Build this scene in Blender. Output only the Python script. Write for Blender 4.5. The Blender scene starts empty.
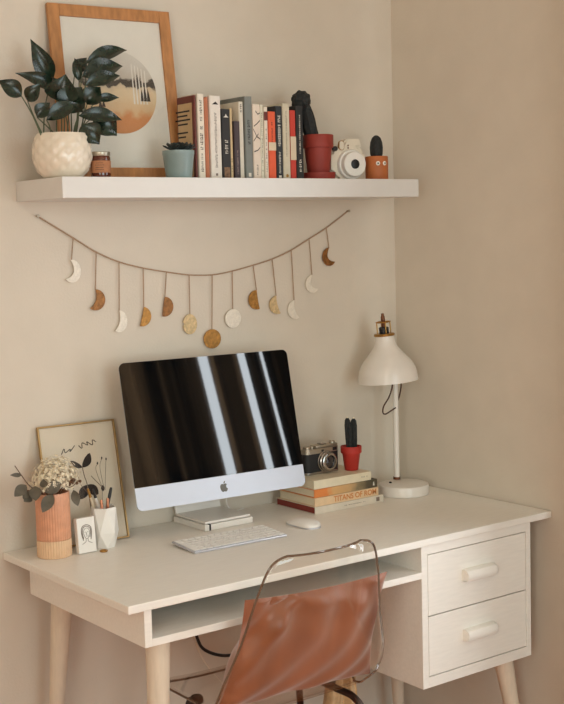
import bpy, bmesh, math, random
from mathutils import Vector, Matrix
random.seed(7)
sc = bpy.context.scene
col = sc.collection
PI = math.pi

# ------------------------------------------------------------------ camera
cam_d = bpy.data.cameras.new('camera'); cam = bpy.data.objects.new('camera', cam_d); col.objects.link(cam)
yaw, pitch, roll = 0.644215, -0.0924536, -0.0259974
cy, sy, cp, sp = math.cos(yaw), math.sin(yaw), math.cos(pitch), math.sin(pitch)
F = Vector((sy*cp, cy*cp, sp)); Rt = Vector((cy, -sy, 0)); U = Rt.cross(F)
Rr = math.cos(roll)*Rt + math.sin(roll)*U; Ur = -math.sin(roll)*Rt + math.cos(roll)*U
CAM = Vector((-1.30145, -2.92805, 1.52826))
m = Matrix.Identity(4)
for i in range(3):
    m[i][0] = Rr[i]; m[i][1] = Ur[i]; m[i][2] = -F[i]; m[i][3] = CAM[i]
cam.matrix_world = m
cam_d.sensor_fit = 'VERTICAL'; cam_d.sensor_height = 36; cam_d.sensor_width = 36; cam_d.lens = 64.5023
cam_d.clip_start = 0.05
sc.camera = cam

# ------------------------------------------------------------------ world, daylight through the windows, added fill from the left, exposure
w = bpy.data.worlds.new('world'); sc.world = w; w.use_nodes = True
w.node_tree.nodes['Background'].inputs[0].default_value = (1.0, 0.88, 0.74, 1)
w.node_tree.nodes['Background'].inputs[1].default_value = 1.0
def area(name, loc, rot, sx, sz, power, color):
    d = bpy.data.lights.new(name, 'AREA'); d.shape = 'RECTANGLE'; d.size = sx; d.size_y = sz
    d.energy = power; d.color = color
    o = bpy.data.objects.new(name, d); col.objects.link(o); o.location = loc; o.rotation_euler = rot
    return o
area('daylight_side_window', (1.44, -1.85, 1.40), (0, PI/2, 0), 2.1, 1.7, 190, (0.83, 0.91, 0.97))
area('daylight_front_window', (-0.05, -4.66, 1.45), (PI/2-.10, 0, 0), 1.7, 2.0, 76, (0.75, 0.95, 1.0))
area('added_fill_left', (-2.47, -3.30, 1.50), (0, -PI/2+.12, 0), 2.0, 1.3, 74, (0.92, 0.95, 0.86))  # added fill from the left, brightens the right wall and left-facing sides
sc.view_settings.view_transform = 'Standard'; sc.view_settings.look = 'None'
sc.view_settings.gamma = 1.0; sc.view_settings.use_curve_mapping = False
sc.view_settings.exposure = -0.60
sc.cycles.transparent_max_bounces = 24
sc.cycles.use_denoising = True

# ------------------------------------------------------------------ materials
def lin(c):
    return tuple(((v/255)/12.92 if v/255 <= 0.04045 else ((v/255+0.055)/1.055)**2.4) for v in c)
def mat(name, rgb, rough=0.55, metal=0.0, var=0.06, vscale=30, bump=0.0, bscale=200, coat=0.0, sheen=0.0, spec=0.5, stretch=None):
    mt = bpy.data.materials.new(name); mt.use_nodes = True
    nt = mt.node_tree; b = nt.nodes['Principled BSDF']
    c = lin(rgb)
    tc = nt.nodes.new('ShaderNodeTexCoord')
    src = tc.outputs['Object']
    if stretch:
        mp = nt.nodes.new('ShaderNodeMapping'); mp.inputs['Scale'].default_value = stretch
        nt.links.new(src, mp.inputs[0]); src = mp.outputs[0]
    n = nt.nodes.new('ShaderNodeTexNoise'); n.inputs['Scale'].default_value = vscale; n.inputs['Detail'].default_value = 4
    nt.links.new(src, n.inputs['Vector'])
    r = nt.nodes.new('ShaderNodeValToRGB')
    r.color_ramp.elements[0].position = 0.3; r.color_ramp.elements[1].position = 0.7
    r.color_ramp.elements[0].color = (*[max(0, v*(1-var)) for v in c], 1)
    r.color_ramp.elements[1].color = (*[min(1, v*(1+var)) for v in c], 1)
    nt.links.new(n.outputs['Fac'], r.inputs[0]); nt.links.new(r.outputs[0], b.inputs['Base Color'])
    b.inputs['Roughness'].default_value = rough; b.inputs['Metallic'].default_value = metal
    b.inputs['Coat Weight'].default_value = coat; b.inputs['Sheen Weight'].default_value = sheen
    b.inputs['Specular IOR Level'].default_value = spec
    if bump:
        n2 = nt.nodes.new('ShaderNodeTexNoise'); n2.inputs['Scale'].default_value = bscale; n2.inputs['Detail'].default_value = 3
        nt.links.new(src, n2.inputs['Vector'])
        bp = nt.nodes.new('ShaderNodeBump'); bp.inputs['Strength'].default_value = bump; bp.inputs['Distance'].default_value = 0.002
        nt.links.new(n2.outputs['Fac'], bp.inputs['Height']); nt.links.new(bp.outputs[0], b.inputs['Normal'])
    return mt
def clear_mat(name, tint, ior=1.45, boost=1.0, rough=0.02):
    mt = bpy.data.materials.new(name); mt.use_nodes = True; nt = mt.node_tree
    nt.nodes.remove(nt.nodes['Principled BSDF']); out = nt.nodes['Material Output']
    t = nt.nodes.new('ShaderNodeBsdfTransparent'); t.inputs[0].default_value = (*tint, 1)
    g = nt.nodes.new('ShaderNodeBsdfGlossy'); g.inputs['Roughness'].default_value = rough
    f = nt.nodes.new('ShaderNodeLayerWeight'); f.inputs[0].default_value = 0.5
    pw = nt.nodes.new('ShaderNodeMath'); pw.operation = 'POWER'; pw.inputs[1].default_value = 5
    mu = nt.nodes.new('ShaderNodeMath'); mu.operation = 'MULTIPLY_ADD'; mu.inputs[1].default_value = .8; mu.inputs[2].default_value = .045*boost; mu.use_clamp = True
    mx = nt.nodes.new('ShaderNodeMixShader')
    nt.links.new(f.outputs['Facing'], pw.inputs[0]); nt.links.new(pw.outputs[0], mu.inputs[0]); nt.links.new(mu.outputs[0], mx.inputs[0])
    nt.links.new(t.outputs[0], mx.inputs[1]); nt.links.new(g.outputs[0], mx.inputs[2]); nt.links.new(mx.outputs[0], out.inputs[0])
    return mt
M = {}
M['wall'] = mat('wall_plaster', (217, 205, 189), 0.9, var=0.025, vscale=9, bump=0.25, bscale=160)
M['ceiling'] = mat('ceiling_paint', (232, 222, 206), 0.9, var=0.02)
M['floor'] = mat('floor_wood', (188, 104, 44), 0.45, var=0.25, vscale=6, stretch=(12, 1, 1))
M['white_wood'] = mat('painted_white_wood', (240, 234, 224), 0.40, var=0.03, vscale=18, stretch=(1, 8, 8), bump=0.05, bscale=60)
M['leg_wood'] = mat('pale_leg_wood', (222, 206, 184), 0.5, var=0.05, vscale=20, stretch=(6, 6, 1))
M['shelf'] = mat('shelf_white', (224, 220, 215), 0.4, var=0.015)
M['frame_wood'] = mat('oak_frame', (180, 124, 74), 0.5, var=0.22, vscale=14, stretch=(5, 5, 1.2), bump=0.1)
M['paper'] = mat('print_paper', (226, 222, 216), 0.6, var=0.015)
M['black'] = mat('black_plastic', (24, 22, 23), 0.45, var=0.1)
M['ink'] = mat('ink', (42, 34, 34), 0.8, var=0.1)
M['inksoft'] = mat('soft_ink', (120, 104, 92), 0.8, var=0.1)
M['glass_black'] = mat('screen_glass', (9, 11, 13), 0.03, var=0.02, spec=0.6)
M['display'] = mat('display_panel', (14, 14, 14), 0.03, var=0.02, spec=0.6)
M['alu'] = mat('brushed_aluminium', (205, 205, 210), 0.35, 0.75, var=0.02, vscale=60)
M['logo'] = mat('logo_grey', (96, 92, 84), 0.3, 0.5, var=0.03)
M['white_plastic'] = mat('white_plastic', (236, 230, 222), 0.35, var=0.015)
M['cream_plastic'] = mat('cream_plastic', (226, 214, 194), 0.4, var=0.015)
M['key'] = mat('white_keycap', (240, 236, 230), 0.5, var=0.01)
M['elastic'] = mat('black_elastic', (34, 30, 28), 0.8, var=0.1)
M['lamp_white'] = mat('lamp_enamel', (232, 224, 214), 0.35, var=0.015, coat=0.2)
M['brass'] = mat('aged_brass', (176, 132, 72), 0.3, 0.9, var=0.15, vscale=40)
M['copper_tone'] = mat('brown_copper', (112, 72, 50), 0.4, 0.6, var=0.12)
M['cord'] = mat('dark_braided_cord', (84, 58, 44), 0.85, var=0.2, vscale=300)
M['string'] = mat('jute_string', (172, 142, 116), 0.9, var=0.2, vscale=400)
M['gold'] = mat('hammered_gold', (176, 126, 62), 0.42, 0.55, var=0.35, vscale=90, bump=0.6, bscale=140)
M['bronze'] = mat('hammered_bronze', (146, 98, 52), 0.42, 0.5, var=0.45, vscale=90, bump=0.6, bscale=140)
M['palegold'] = mat('pale_hammered_gold', (214, 186, 140), 0.5, 0.3, var=0.25, vscale=110, bump=0.8, bscale=150)
M['pearl'] = mat('pale_pearl', (236, 226, 210), 0.45, 0.1, var=0.08, vscale=110, bump=0.7, bscale=150)
M['leaf'] = mat('dark_green_leaf', (30, 44, 32), 0.24, var=0.5, vscale=60, spec=0.5)
M['stem'] = mat('green_stem', (78, 86, 58), 0.6, var=0.2)
M['soil'] = mat('potting_soil', (52, 38, 28), 0.95, var=0.4, vscale=200, bump=0.6)
M['ceramic'] = mat('cream_glazed_ceramic', (232, 218, 198), 0.25, var=0.03, coat=0.4)
M['amber'] = mat('amber_glass', (88, 34, 14), 0.1, var=0.1, coat=0.6)
M['kraft'] = mat('kraft_label', (178, 118, 80), 0.7, var=0.1, vscale=80)
M['tin'] = mat('brushed_tin', (176, 164, 146), 0.35, 0.8, var=0.06)
M['bluegrey'] = mat('blue_grey_glaze', (132, 150, 148), 0.4, var=0.05, vscale=40, coat=0.2)
M['succ'] = mat('dark_succulent', (48, 54, 50), 0.55, var=0.3, vscale=80)
M['terra_red'] = mat('red_clay', (150, 52, 40), 0.6, var=0.1, vscale=25, bump=0.15)
M['red_pot'] = mat('bright_red_clay', (176, 44, 34), 0.55, var=0.1, vscale=40, bump=0.15)
M['orange_pot'] = mat('orange_clay', (186, 104, 54), 0.6, var=0.1, vscale=30, bump=0.1)
M['cactus'] = mat('dark_cactus', (34, 36, 36), 0.75, var=0.35, vscale=150, bump=0.8, bscale=260)
M['figure'] = mat('black_matte_figure', (26, 24, 26), 0.7, var=0.3, vscale=90, bump=0.8, bscale=150)
M['pages'] = mat('book_pages', (222, 206, 178), 0.85, var=0.08, vscale=120, stretch=(1, 1, 30))
M['eye_white'] = mat('eye_white', (240, 232, 220), 0.3, var=0.01)
M['chrome'] = mat('chrome', (170, 165, 160), 0.22, 0.95, var=0.03)
M['dark_steel'] = mat('dark_steel', (70, 56, 50), 0.3, 0.85, var=0.05)
M['leather'] = mat('black_leatherette', (26, 24, 24), 0.6, var=0.15, bump=0.6, bscale=500)
M['lens_glass'] = mat('lens_glass', (40, 34, 36), 0.05, var=0.05, spec=0.9)
M['pinkwood'] = mat('pink_ribbed_ceramic', (218, 156, 122), 0.32, var=0.08, vscale=60)
M['peach'] = mat('peach_ribbed_ceramic', (228, 188, 150), 0.38, var=0.05, vscale=60)
M['eucal'] = mat('grey_green_leaf', (92, 84, 70), 0.55, var=0.22, vscale=60)
M['dryflower'] = mat('dried_cream_flower', (240, 222, 194), 0.8, var=0.2, vscale=120)
M['twig'] = mat('brown_twig', (96, 70, 50), 0.8, var=0.2)
M['drape'] = mat('dark_drape', (70, 54, 42), 0.9, var=0.15, vscale=12, stretch=(1, 8, 0.3))
M['satin'] = mat('copper_satin', (146, 88, 58), 0.36, var=0.25, vscale=7, sheen=0.6, bump=0.35, bscale=16, stretch=(1.8, 1, .5))
M['tan_cloth'] = mat('tan_cloth', (184, 150, 108), 0.85, var=0.2, vscale=60, bump=0.5, bscale=90, sheen=0.2)
M['acrylic'] = clear_mat('clear_acrylic', (0.985, 0.972, 0.955), 1.45, 1.1)
M['acrylic_edge'] = mat('acrylic_edge', (104, 80, 62), 0.10, var=0.1, vscale=10, spec=0.8)
M['wglass'] = clear_mat('window_glass', (0.97, 0.98, 0.98))
M['pglass'] = clear_mat('picture_glass', (0.99, 0.985, 0.97), 1.4, 0.7, 0.03)

# ------------------------------------------------------------------ helpers
def link(name, me, parent=None, loc=None):
    o = bpy.data.objects.new(name, me); col.objects.link(o)
    if parent: o.parent = parent
    if loc: o.location = loc
    return o
def obj(name, bm, mt, parent=None, smooth=False, loc=None):
    bmesh.ops.recalc_face_normals(bm, faces=bm.faces)
    me = bpy.data.meshes.new(name); bm.to_mesh(me); bm.free()
    for k in (mt if isinstance(mt, (list, tuple)) else [mt]): me.materials.append(k)
    if smooth:
        for p in me.polygons: p.use_smooth = True
        try: me.set_sharp_from_angle(angle=math.radians(35))
        except Exception: pass
    return link(name, me, parent, loc)
def thing(name, label, cat, loc=(0, 0, 0), rz=0, group=None, rot=None):
    o = bpy.data.objects.new(name, None); col.objects.link(o)
    o.empty_display_size = 0.02
    o.location = loc; o.rotation_euler = rot if rot else (0, 0, rz)
    return tag(o, label, cat, group)
def tag(o, label, cat, group=None):
    o['label'] = label; o['category'] = cat
    if group: o['group'] = group
    return o
def struct(name, bm, mt, parent=None):
    o = obj(name, bm, mt, parent)
    if not parent: o['kind'] = 'structure'
    return o
def box(bm, x0, x1, y0, y1, z0, z1, bev=0.0, seg=2, mi=0, M4=None):
    vs = [bm.verts.new((x, y, z)) for x in (x0, x1) for y in (y0, y1) for z in (z0, z1)]
    fs = [bm.faces.new([vs[i] for i in f]) for f in ((0,1,3,2),(4,6,7,5),(0,4,5,1),(2,3,7,6),(0,2,6,4),(1,5,7,3))]
    for f in fs: f.material_index = mi
    bmesh.ops.recalc_face_normals(bm, faces=fs)
    if M4 is not None:
        for v in vs: v.co = M4 @ v.co
    if bev:
        es = list({e for f in fs for e in f.edges})
        bmesh.ops.bevel(bm, geom=es, offset=bev, segments=seg, affect='EDGES', profile=0.5)
    return bm
def B(): return bmesh.new()
def bx(*a, **k): return box(bmesh.new(), *a, **k)
def lathe(bm, prof, n=40, center=(0, 0, 0), axis='Z', sx=1.0, mi=0, rib=None):
    """prof: list of (radius, height); a closed end where radius is 0"""
    rings = []
    for r, h in prof:
        if r <= 1e-6:
            rings.append([bm.verts.new((0, 0, h))])
        else:
            ring = []
            for i in range(n):
                a = 2*PI*i/n; rr = r*(1+(rib(i, n, h) if rib else 0))
                ring.append(bm.verts.new((rr*math.cos(a)*sx, rr*math.sin(a), h)))
            rings.append(ring)
    new = [v for r in rings for v in r]
    for a, b in zip(rings, rings[1:]):
        if len(a) == 1 and len(b) == 1: continue
        for i in range(n):
            j = (i+1) % n
            if len(a) == 1: f = bm.faces.new((a[0], b[j], b[i]))
            elif len(b) == 1: f = bm.faces.new((a[i], a[j], b[0]))
            else: f = bm.faces.new((a[i], a[j], b[j], b[i]))
            f.material_index = mi
    c = Vector(center)
    for v in new:
        x, y, z = v.co
        if axis == 'Y': v.co = Vector((x, -z, y))       # height runs toward -y (the front)
        elif axis == 'X': v.co = Vector((z, y, x))
        v.co = v.co + c
    return bm
def tube(bm, pts, r, n=8, taper=None, closed=False, cap=True):
    pts = [Vector(p) for p in pts]; N = len(pts); rings = []
    prev = None
    for i, p in enumerate(pts):
        if closed: t = (pts[(i+1) % N]-pts[i-1])
        else: t = pts[min(i+1, N-1)]-pts[max(i-1, 0)]
        t = t.normalized() if t.length > 1e-9 else Vector((0, 0, 1))
        if prev is None:
            ref = Vector((0, 0, 1)) if abs(t.z) < 0.9 else Vector((1, 0, 0))
            u = t.cross(ref).normalized()
        else:
            u = (prev - t*prev.dot(t))
            u = u.normalized() if u.length > 1e-6 else t.orthogonal().normalized()
        prev = u; v = t.cross(u)
        rr = r if taper is None else r*(1+(taper-1)*i/max(N-1, 1))
        rings.append([bm.verts.new(p+u*rr*math.cos(2*PI*k/n)+v*rr*math.sin(2*PI*k/n)) for k in range(n)])
    pairs = list(zip(rings, rings[1:])) + ([(rings[-1], rings[0])] if closed else [])
    for a, b in pairs:
        for k in range(n):
            bm.faces.new((a[k], a[(k+1) % n], b[(k+1) % n], b[k]))
    if cap and not closed:
        bm.faces.new(rings[0][::-1]); bm.faces.new(rings[-1])
    return bm
def smoothpts(P, k=6, closed=False):
    """Catmull-Rom through P"""
    P = [Vector(p) for p in P]; out = []; N = len(P)
    rng = range(N) if closed else range(N-1)
    for i in rng:
        if closed: p0, p1, p2, p3 = P[i-1], P[i], P[(i+1) % N], P[(i+2) % N]
        else: p0, p1, p2, p3 = P[max(i-1, 0)], P[i], P[i+1], P[min(i+2, N-1)]
        for j in range(k):
            t = j/k
            out.append(0.5*((2*p1)+(p2-p0)*t+(2*p0-5*p1+4*p2-p3)*t*t+(3*p1-p0-3*p2+p3)*t**3))
    if not closed: out.append(P[-1])
    return out
def prism(bm, poly, y0, y1, mi=0, M4=None):
    """poly: list of (x, z), extruded along y"""
    a = [bm.verts.new((x, y0, z)) for x, z in poly]; b = [bm.verts.new((x, y1, z)) for x, z in poly]
    if M4 is not None:
        for v in a+b: v.co = M4 @ v.co
    n = len(poly); fs = [bm.faces.new(a), bm.faces.new(b[::-1])]
    for i in range(n): fs.append(bm.faces.new((a[i], b[i], b[(i+1) % n], a[(i+1) % n])))
    for f in fs: f.material_index = mi
    return bm
def rrect(w, h, r, n=6, x0=0, z0=0):
    """rounded rectangle outline centred on x, from z0 up"""
    P = []
    for cx, cz, a0 in ((w/2-r, r, -PI/2), (w/2-r, h-r, 0), (-w/2+r, h-r, PI/2), (-w/2+r, r, PI)):
        for i in range(n+1):
            a = a0+PI/2*i/n; P.append((x0+cx+r*math.cos(a), z0+cz+r*math.sin(a)))
    return P
def blob(bm, c, rx, ry, rz, u=12, v=8, M4=None):
    r = bmesh.ops.create_uvsphere(bm, u_segments=u, v_segments=v, radius=1)
    T = Matrix.Translation(c) @ (M4 if M4 is not None else Matrix.Identity(4)) @ Matrix.Diagonal((rx, ry, rz, 1))
    for q in r['verts']: q.co = T @ q.co
    return bm
def leaf_bm(bm, base, tip, width, face=Vector((-0.45, -0.85, 0.25)), droop=0.12, fold=0.22, k=10, blunt=0.42, thick=0.0007, taperp=0.8):
    """a leaf blade from base to tip, folded along its midrib, its upper side towards face"""
    b, t = Vector(base), Vector(tip); d = t-b; L = d.length
    if L < 1e-6: return bm
    dn = d/L; nrm = (face - dn*face.dot(dn)); nrm = nrm.normalized(); s = dn.cross(nrm).normalized()
    top, bot = [], []
    for i in range(k+1):
        u = i/k
        wv = width/2*(math.sin(PI*u**(math.log(0.5)/math.log(blunt)))**taperp if 0 < u < 1 else 0.0)
        wv = max(wv, 0.0004)
        c = b+d*u+nrm*(droop*L*4*u*(1-u))
        row = [c-s*wv+nrm*(fold*wv), c-s*wv*0.5+nrm*fold*0.35*wv, c, c+s*wv*0.5+nrm*fold*0.35*wv, c+s*wv+nrm*(fold*wv)]
        top.append([bm.verts.new(q) for q in row]); bot.append([bm.verts.new(q-nrm*thick) for q in row])
    for i in range(k):
        for j in range(4):
            bm.faces.new((top[i][j], top[i][j+1], top[i+1][j+1], top[i+1][j]))
            bm.faces.new((bot[i][j], bot[i+1][j], bot[i+1][j+1], bot[i][j+1]))
        bm.faces.new((top[i][0], top[i+1][0], bot[i+1][0], bot[i][0]))
        bm.faces.new((top[i][4], bot[i][4], bot[i+1][4], top[i+1][4]))
    return bm
def upright(bm, outline, z0, z1):
    a = [bm.verts.new((x, y_, z0)) for x, y_ in outline]; c = [bm.verts.new((x, y_, z1)) for x, y_ in outline]; n_ = len(outline)
    bm.faces.new(a[::-1]); bm.faces.new(c)
    for i in range(n_): bm.faces.new((a[i], a[(i+1) % n_], c[(i+1) % n_], c[i]))
    return bm
def rel(p, o): return tuple(Vector(p)-Vector(o))
def dup(o, parent=None):
    c = o.copy(); col.objects.link(c)
    if parent: c.parent = parent
    for ch in list(o.children): dup(ch, c)
    return c
def text_mesh(s, size, depth=0.0004, bold=False, spacing=1.0):
    cu = bpy.data.curves.new('t', 'FONT'); cu.body = s; cu.size = size; cu.extrude = depth; cu.align_x = 'CENTER'; cu.align_y = 'CENTER'
    cu.space_character = spacing
    if bold: cu.offset = size*0.02
    o = bpy.data.objects.new('t', cu); col.objects.link(o)
    dg = bpy.context.evaluated_depsgraph_get(); dg.update()
    me = bpy.data.meshes.new_from_object(o.evaluated_get(dg))
    bpy.data.objects.remove(o); bpy.data.curves.remove(cu)
    me.name = 'lettering'
    return me

# ================================================================== SETTING
XL, XR, YF, ZC = -2.4, 1.347, -4.6, 3.0
struct('floor', bx(XL-.1, XR+.1, YF-.1, .1, -.1, 0), M['floor'])
struct('ceiling', bx(XL-.1, XR+.1, YF-.1, .1, ZC, ZC+.1), M['ceiling'])
struct('wall_back', bx(XL-.1, XR+.1, 0, .1, 0, ZC), M['wall'])
LY0, LY1, LZ0, LZ1 = -3.97, -2.63, 0.46, 2.54  # opening in the left wall, added for the fill light
b = B(); box(b, XL-.1, XL, LY1, 0, 0, ZC); box(b, XL-.1, XL, YF, LY0, 0, ZC)
box(b, XL-.1, XL, LY0, LY1, 0, LZ0); box(b, XL-.1, XL, LY0, LY1, LZ1, ZC)
struct('wall_left', b, M['wall'])
WY0, WY1, WZ0, WZ1 = -2.70, -1.00, 0.35, 2.45
b = B(); box(b, XR, XR+.1, WY1, 0, 0, ZC); box(b, XR, XR+.1, YF, WY0, 0, ZC)
box(b, XR, XR+.1, WY0, WY1, 0, WZ0); box(b, XR, XR+.1, WY0, WY1, WZ1, ZC)
struct('wall_right', b, M['wall'])
FX0, FX1, FZ0, FZ1 = -0.92, 0.82, 0.42, 2.50
b = B(); box(b, XL, FX0, YF-.1, YF, 0, ZC); box(b, FX1, XR, YF-.1, YF, 0, ZC)
box(b, FX0, FX1, YF-.1, YF, 0, FZ0); box(b, FX0, FX1, YF-.1, YF, FZ1, ZC)
struct('wall_front', b, M['wall'])
# the side window: frame and one mullion
b = B(); t = .04
box(b, XR+.02, XR+.07, WY0, WY1, WZ0, WZ0+t); box(b, XR+.02, XR+.07, WY0, WY1, WZ1-t, WZ1)
box(b, XR+.02, XR+.07, WY0, WY0+t, WZ0+t, WZ1-t); box(b, XR+.02, XR+.07, WY1-t, WY1, WZ0+t, WZ1-t)
o = struct('window_1', b, M['white_wood'])
b = B(); box(b, FX0, FX1, YF-.05, YF-.01, FZ0, FZ0+t); box(b, FX0, FX1, YF-.05, YF-.01, FZ1-t, FZ1)
for x in (FX0, (FX0+FX1)/2-t/2, FX1-t): box(b, x, x+t, YF-.05, YF-.01, FZ0+t, FZ1-t)
struct('window_2', b, M['white_wood'])
b = B(); box(b, XL-.05, XL-.01, LY0, LY1, LZ0, LZ0+t); box(b, XL-.05, XL-.01, LY0, LY1, LZ1-t, LZ1)
for y in (LY0, (LY0+LY1)/2-t/2, LY1-t): box(b, XL-.05, XL-.01, y, y+t, LZ0+t, LZ1-t)
struct('fill_window_left', b, M['white_wood'])  # unseen window, added to frame the left fill light
# drapes drawn across the side window, with gaps between them
nt = M['drape'].node_tree; pb = nt.nodes['Principled BSDF']; out_ = nt.nodes['Material Output']
tr_ = nt.nodes.new('ShaderNodeBsdfTranslucent'); tr_.inputs[0].default_value = (*lin((150, 122, 96)), 1)
tcd = nt.nodes.new('ShaderNodeTexCoord'); mpd = nt.nodes.new('ShaderNodeMapping'); mpd.inputs['Scale'].default_value = (0, 7, .12)
nd = nt.nodes.new('ShaderNodeTexNoise'); nd.inputs['Scale'].default_value = 1.0; nd.inputs['Detail'].default_value = 2
rd = nt.nodes.new('ShaderNodeValToRGB'); rd.color_ramp.elements[0].position = .42; rd.color_ramp.elements[1].position = .62
rd.color_ramp.elements[0].color = (*lin((44, 40, 38)), 1); rd.color_ramp.elements[1].color = (*lin((232, 206, 176)), 1)
nt.links.new(tcd.outputs['Object'], mpd.inputs[0]); nt.links.new(mpd.outputs[0], nd.inputs['Vector']); nt.links.new(nd.outputs['Fac'], rd.inputs[0]); nt.links.new(rd.outputs[0], tr_.inputs[0])
mx_ = nt.nodes.new('ShaderNodeMixShader'); mx_.inputs[0].default_value = .45
nt.links.new(pb.outputs[0], mx_.inputs[1]); nt.links.new(tr_.outputs[0], mx_.inputs[2]); nt.links.new(mx_.outputs[0], out_.inputs[0])
def drape(y0, y1, label):
    n = max(8, int((y1-y0)/.010)); P = []
    for i in range(n+1):
        y = y0+(y1-y0)*i/n
        P.append((XR-.055+.026*math.sin(i*.42)+.008*math.sin(i*1.3), y))
    b = B()
    a = [[b.verts.new((x, y, z)) for x, y in P] for z in (0.06, 2.5)]
    c = [[b.verts.new((x+.004, y, z)) for x, y in P] for z in (0.06, 2.5)]
    for i in range(n):
        b.faces.new((a[0][i], a[0][i+1], a[1][i+1], a[1][i])); b.faces.new((c[0][i+1], c[0][i], c[1][i], c[1][i+1]))
        b.faces.new((a[1][i], a[1][i+1], c[1][i+1], c[1][i])); b.faces.new((a[0][i+1], a[0][i], c[0][i], c[0][i+1]))
    for i in (0, n): b.faces.new((a[0][i], a[1][i], c[1][i], c[0][i]))
    o = obj('drape', b, M['drape'], smooth=True); tag(o, label, 'curtain', 'drapes at the side window')
drape(-2.74, -1.61, 'wide dark brown drape at the far end of the side window')
drape(-1.505, -1.310, 'dark brown drape panel in the middle of the side window')
drape(-1.205, -1.090, 'narrow dark brown drape panel nearer the desk')
drape(-1.072, -0.80, 'dark brown drape gathered at the desk end of the side window')

# ================================================================== SHELF
S0, S1, SY, SZ0, SZ = 0.0814, 1.2177, -0.2492, 1.6275, 1.6778
o = obj('floating_shelf', bx(S0, S1, SY, 0, SZ0, SZ, bev=.0015), M['shelf'])
tag(o, 'long thick white floating shelf on the wall above the desk', 'shelf')

# ================================================================== DESK
DW, DD, DT, DZ = 1.344, 0.6274, 0.0187, 0.75
ZU = DZ-DT
desk = thing('writing_desk', 'white wooden desk with two drawers, open compartment and tapered legs', 'desk')
obj('tabletop', bx(0, DW, -DD, -.002, ZU, DZ, bev=.002), M['white_wood'], desk)
YB = -.06; YC = -.619
b = bx(.043, .062, YC, YB, .647, ZU, bev=.0008); obj('side_panel', b, M['white_wood'], desk)
obj('compartment_shelf', bx(.062, .859, YC, YB, .647, .664, bev=.0008), M['white_wood'], desk)
obj('back_panel', bx(.062, .859, YB-.014, YB, .664, ZU), M['white_wood'], desk)
CX0, CX1, CZ0 = .859, 1.266, .3565
b = B()
box(b, CX0, CX0+.0205, YC, YB, CZ0, ZU, bev=.0008); box(b, CX1-.0175, CX1, YC, YB, CZ0, ZU, bev=.0008)
box(b, CX0+.0205, CX1-.0175, YC, YB, CZ0, CZ0+.0275, bev=.0005); box(b, CX0+.0205, CX1-.0175, YC, YB, ZU-.0245, ZU, bev=.0005)
box(b, CX0+.0205, CX1-.0175, YB-.015, YB, CZ0+.0275, ZU-.0245)
obj('cabinet_body', b, M['white_wood'], desk)
def drawer(z0, z1):
    x0, x1 = CX0+.0225, CX1-.0195
    b = bx(x0, x1, YC+.0005, YC+.018, z0, z1, bev=.0008)
    box(b, x0+.01, x1-.01, YC+.018, YB-.03, z0+.01, z0+.018); box(b, x0+.01, x0+.018, YC+.018, YB-.03, z0+.018, z1-.03); box(b, x1-.018, x1-.01, YC+.018, YB-.03, z0+.018, z1-.03)
    d = obj('drawer', b, M['white_wood'], desk)
    # finger pull: a rounded bar, thick above, undercut below
    hx0, hx1 = 1.003, 1.118; zc = (z0+z1)/2+.004
    prof = [(0, .017), (-.010, .018), (-.020, .014), (-.0245, .006), (-.0245, -.006), (-.021, -.0125), (-.012, -.0135), (0, -.0145)]
    bb = B(); n = len(prof); rows = []
    for x, s in ((hx0, 0.92), (hx0+.003, 1), (hx1-.012, 1), (hx1-.005, .95), (hx1-.001, .8), (hx1, .55)):
        rows.append([bb.verts.new((x, YC+.0005+py*(s if x > 1.05 else 1), zc+pz*s)) for py, pz in prof])
    for a, c in zip(rows, rows[1:]):
        for i in range(n): bb.faces.new((a[i], a[(i+1) % n], c[(i+1) % n], c[i]))
    bb.faces.new(rows[0]); bb.faces.new(rows[-1][::-1])
    obj('handle', bb, M['white_wood'], d, smooth=True)
drawer(.5455, .7045); drawer(.3865, .5425)
def leg(x, y, ztop, dx, dy, r0=.028, r1=.013):
    b = B(); n = 24; rings = []
    for k in range(9):
        u = k/8; z = ztop*(1-u); r = r0+(r1-r0)*u
        rings.append([b.verts.new((x+dx*u+r*math.cos(2*PI*i/n), y+dy*u+r*math.sin(2*PI*i/n), z)) for i in range(n)])
    for a, c in zip(rings, rings[1:]):
        for i in range(n): b.faces.new((a[i], a[(i+1) % n], c[(i+1) % n], c[i]))
    b.faces.new(rings[0]); b.faces.new(rings[-1][::-1])
    obj('leg', b, M['leg_wood'], desk, smooth=True)
leg(.103, -.572, .6465, -.03, -.02); leg(.109, -.105, .6465, -.05, .03, .0285, .0075)
leg(1.217, -.555, CZ0, .065, -.02, .028, .014); leg(1.215, -.115, CZ0, .03, .02, .025, .015)

# ================================================================== WOOD FRAME ON SHELF
def plane_mx(x, y, z, yw, tilt):
    ux = Vector((math.cos(yw), math.sin(yw), 0)); n = Vector((math.sin(yw), -math.cos(yw), 0))
    up = Vector((0, 0, 1))*math.cos(tilt)-n*math.sin(tilt); yy = up.cross(ux)
    T = Matrix.Identity(4)
    for i in range(3): T[i][0] = ux[i]; T[i][1] = yy[i]; T[i][2] = up[i]
    T[0][3], T[1][3], T[2][3] = x, y, z
    return T   # local x right, local y into the wall, local z up the frame
def frame_bars(b, w, h, t, d, bev):
    box(b, -w/2, -w/2+t, 0, d, 0, h, bev=bev); box(b, w/2-t, w/2, 0, d, 0, h, bev=bev)
    box(b, -w/2+t, w/2-t, 0, d, 0, t, bev=bev); box(b, -w/2+t, w/2-t, 0, d, h-t, h, bev=bev)
    return b
T = plane_mx(.346, -.0915, SZ+.0022, -.0818, .141)
fr = thing('picture_frame', 'large oak framed landscape print leaning on the shelf behind the plant', 'picture')
fr.matrix_world = T
FW, FH = .342, .447
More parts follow.
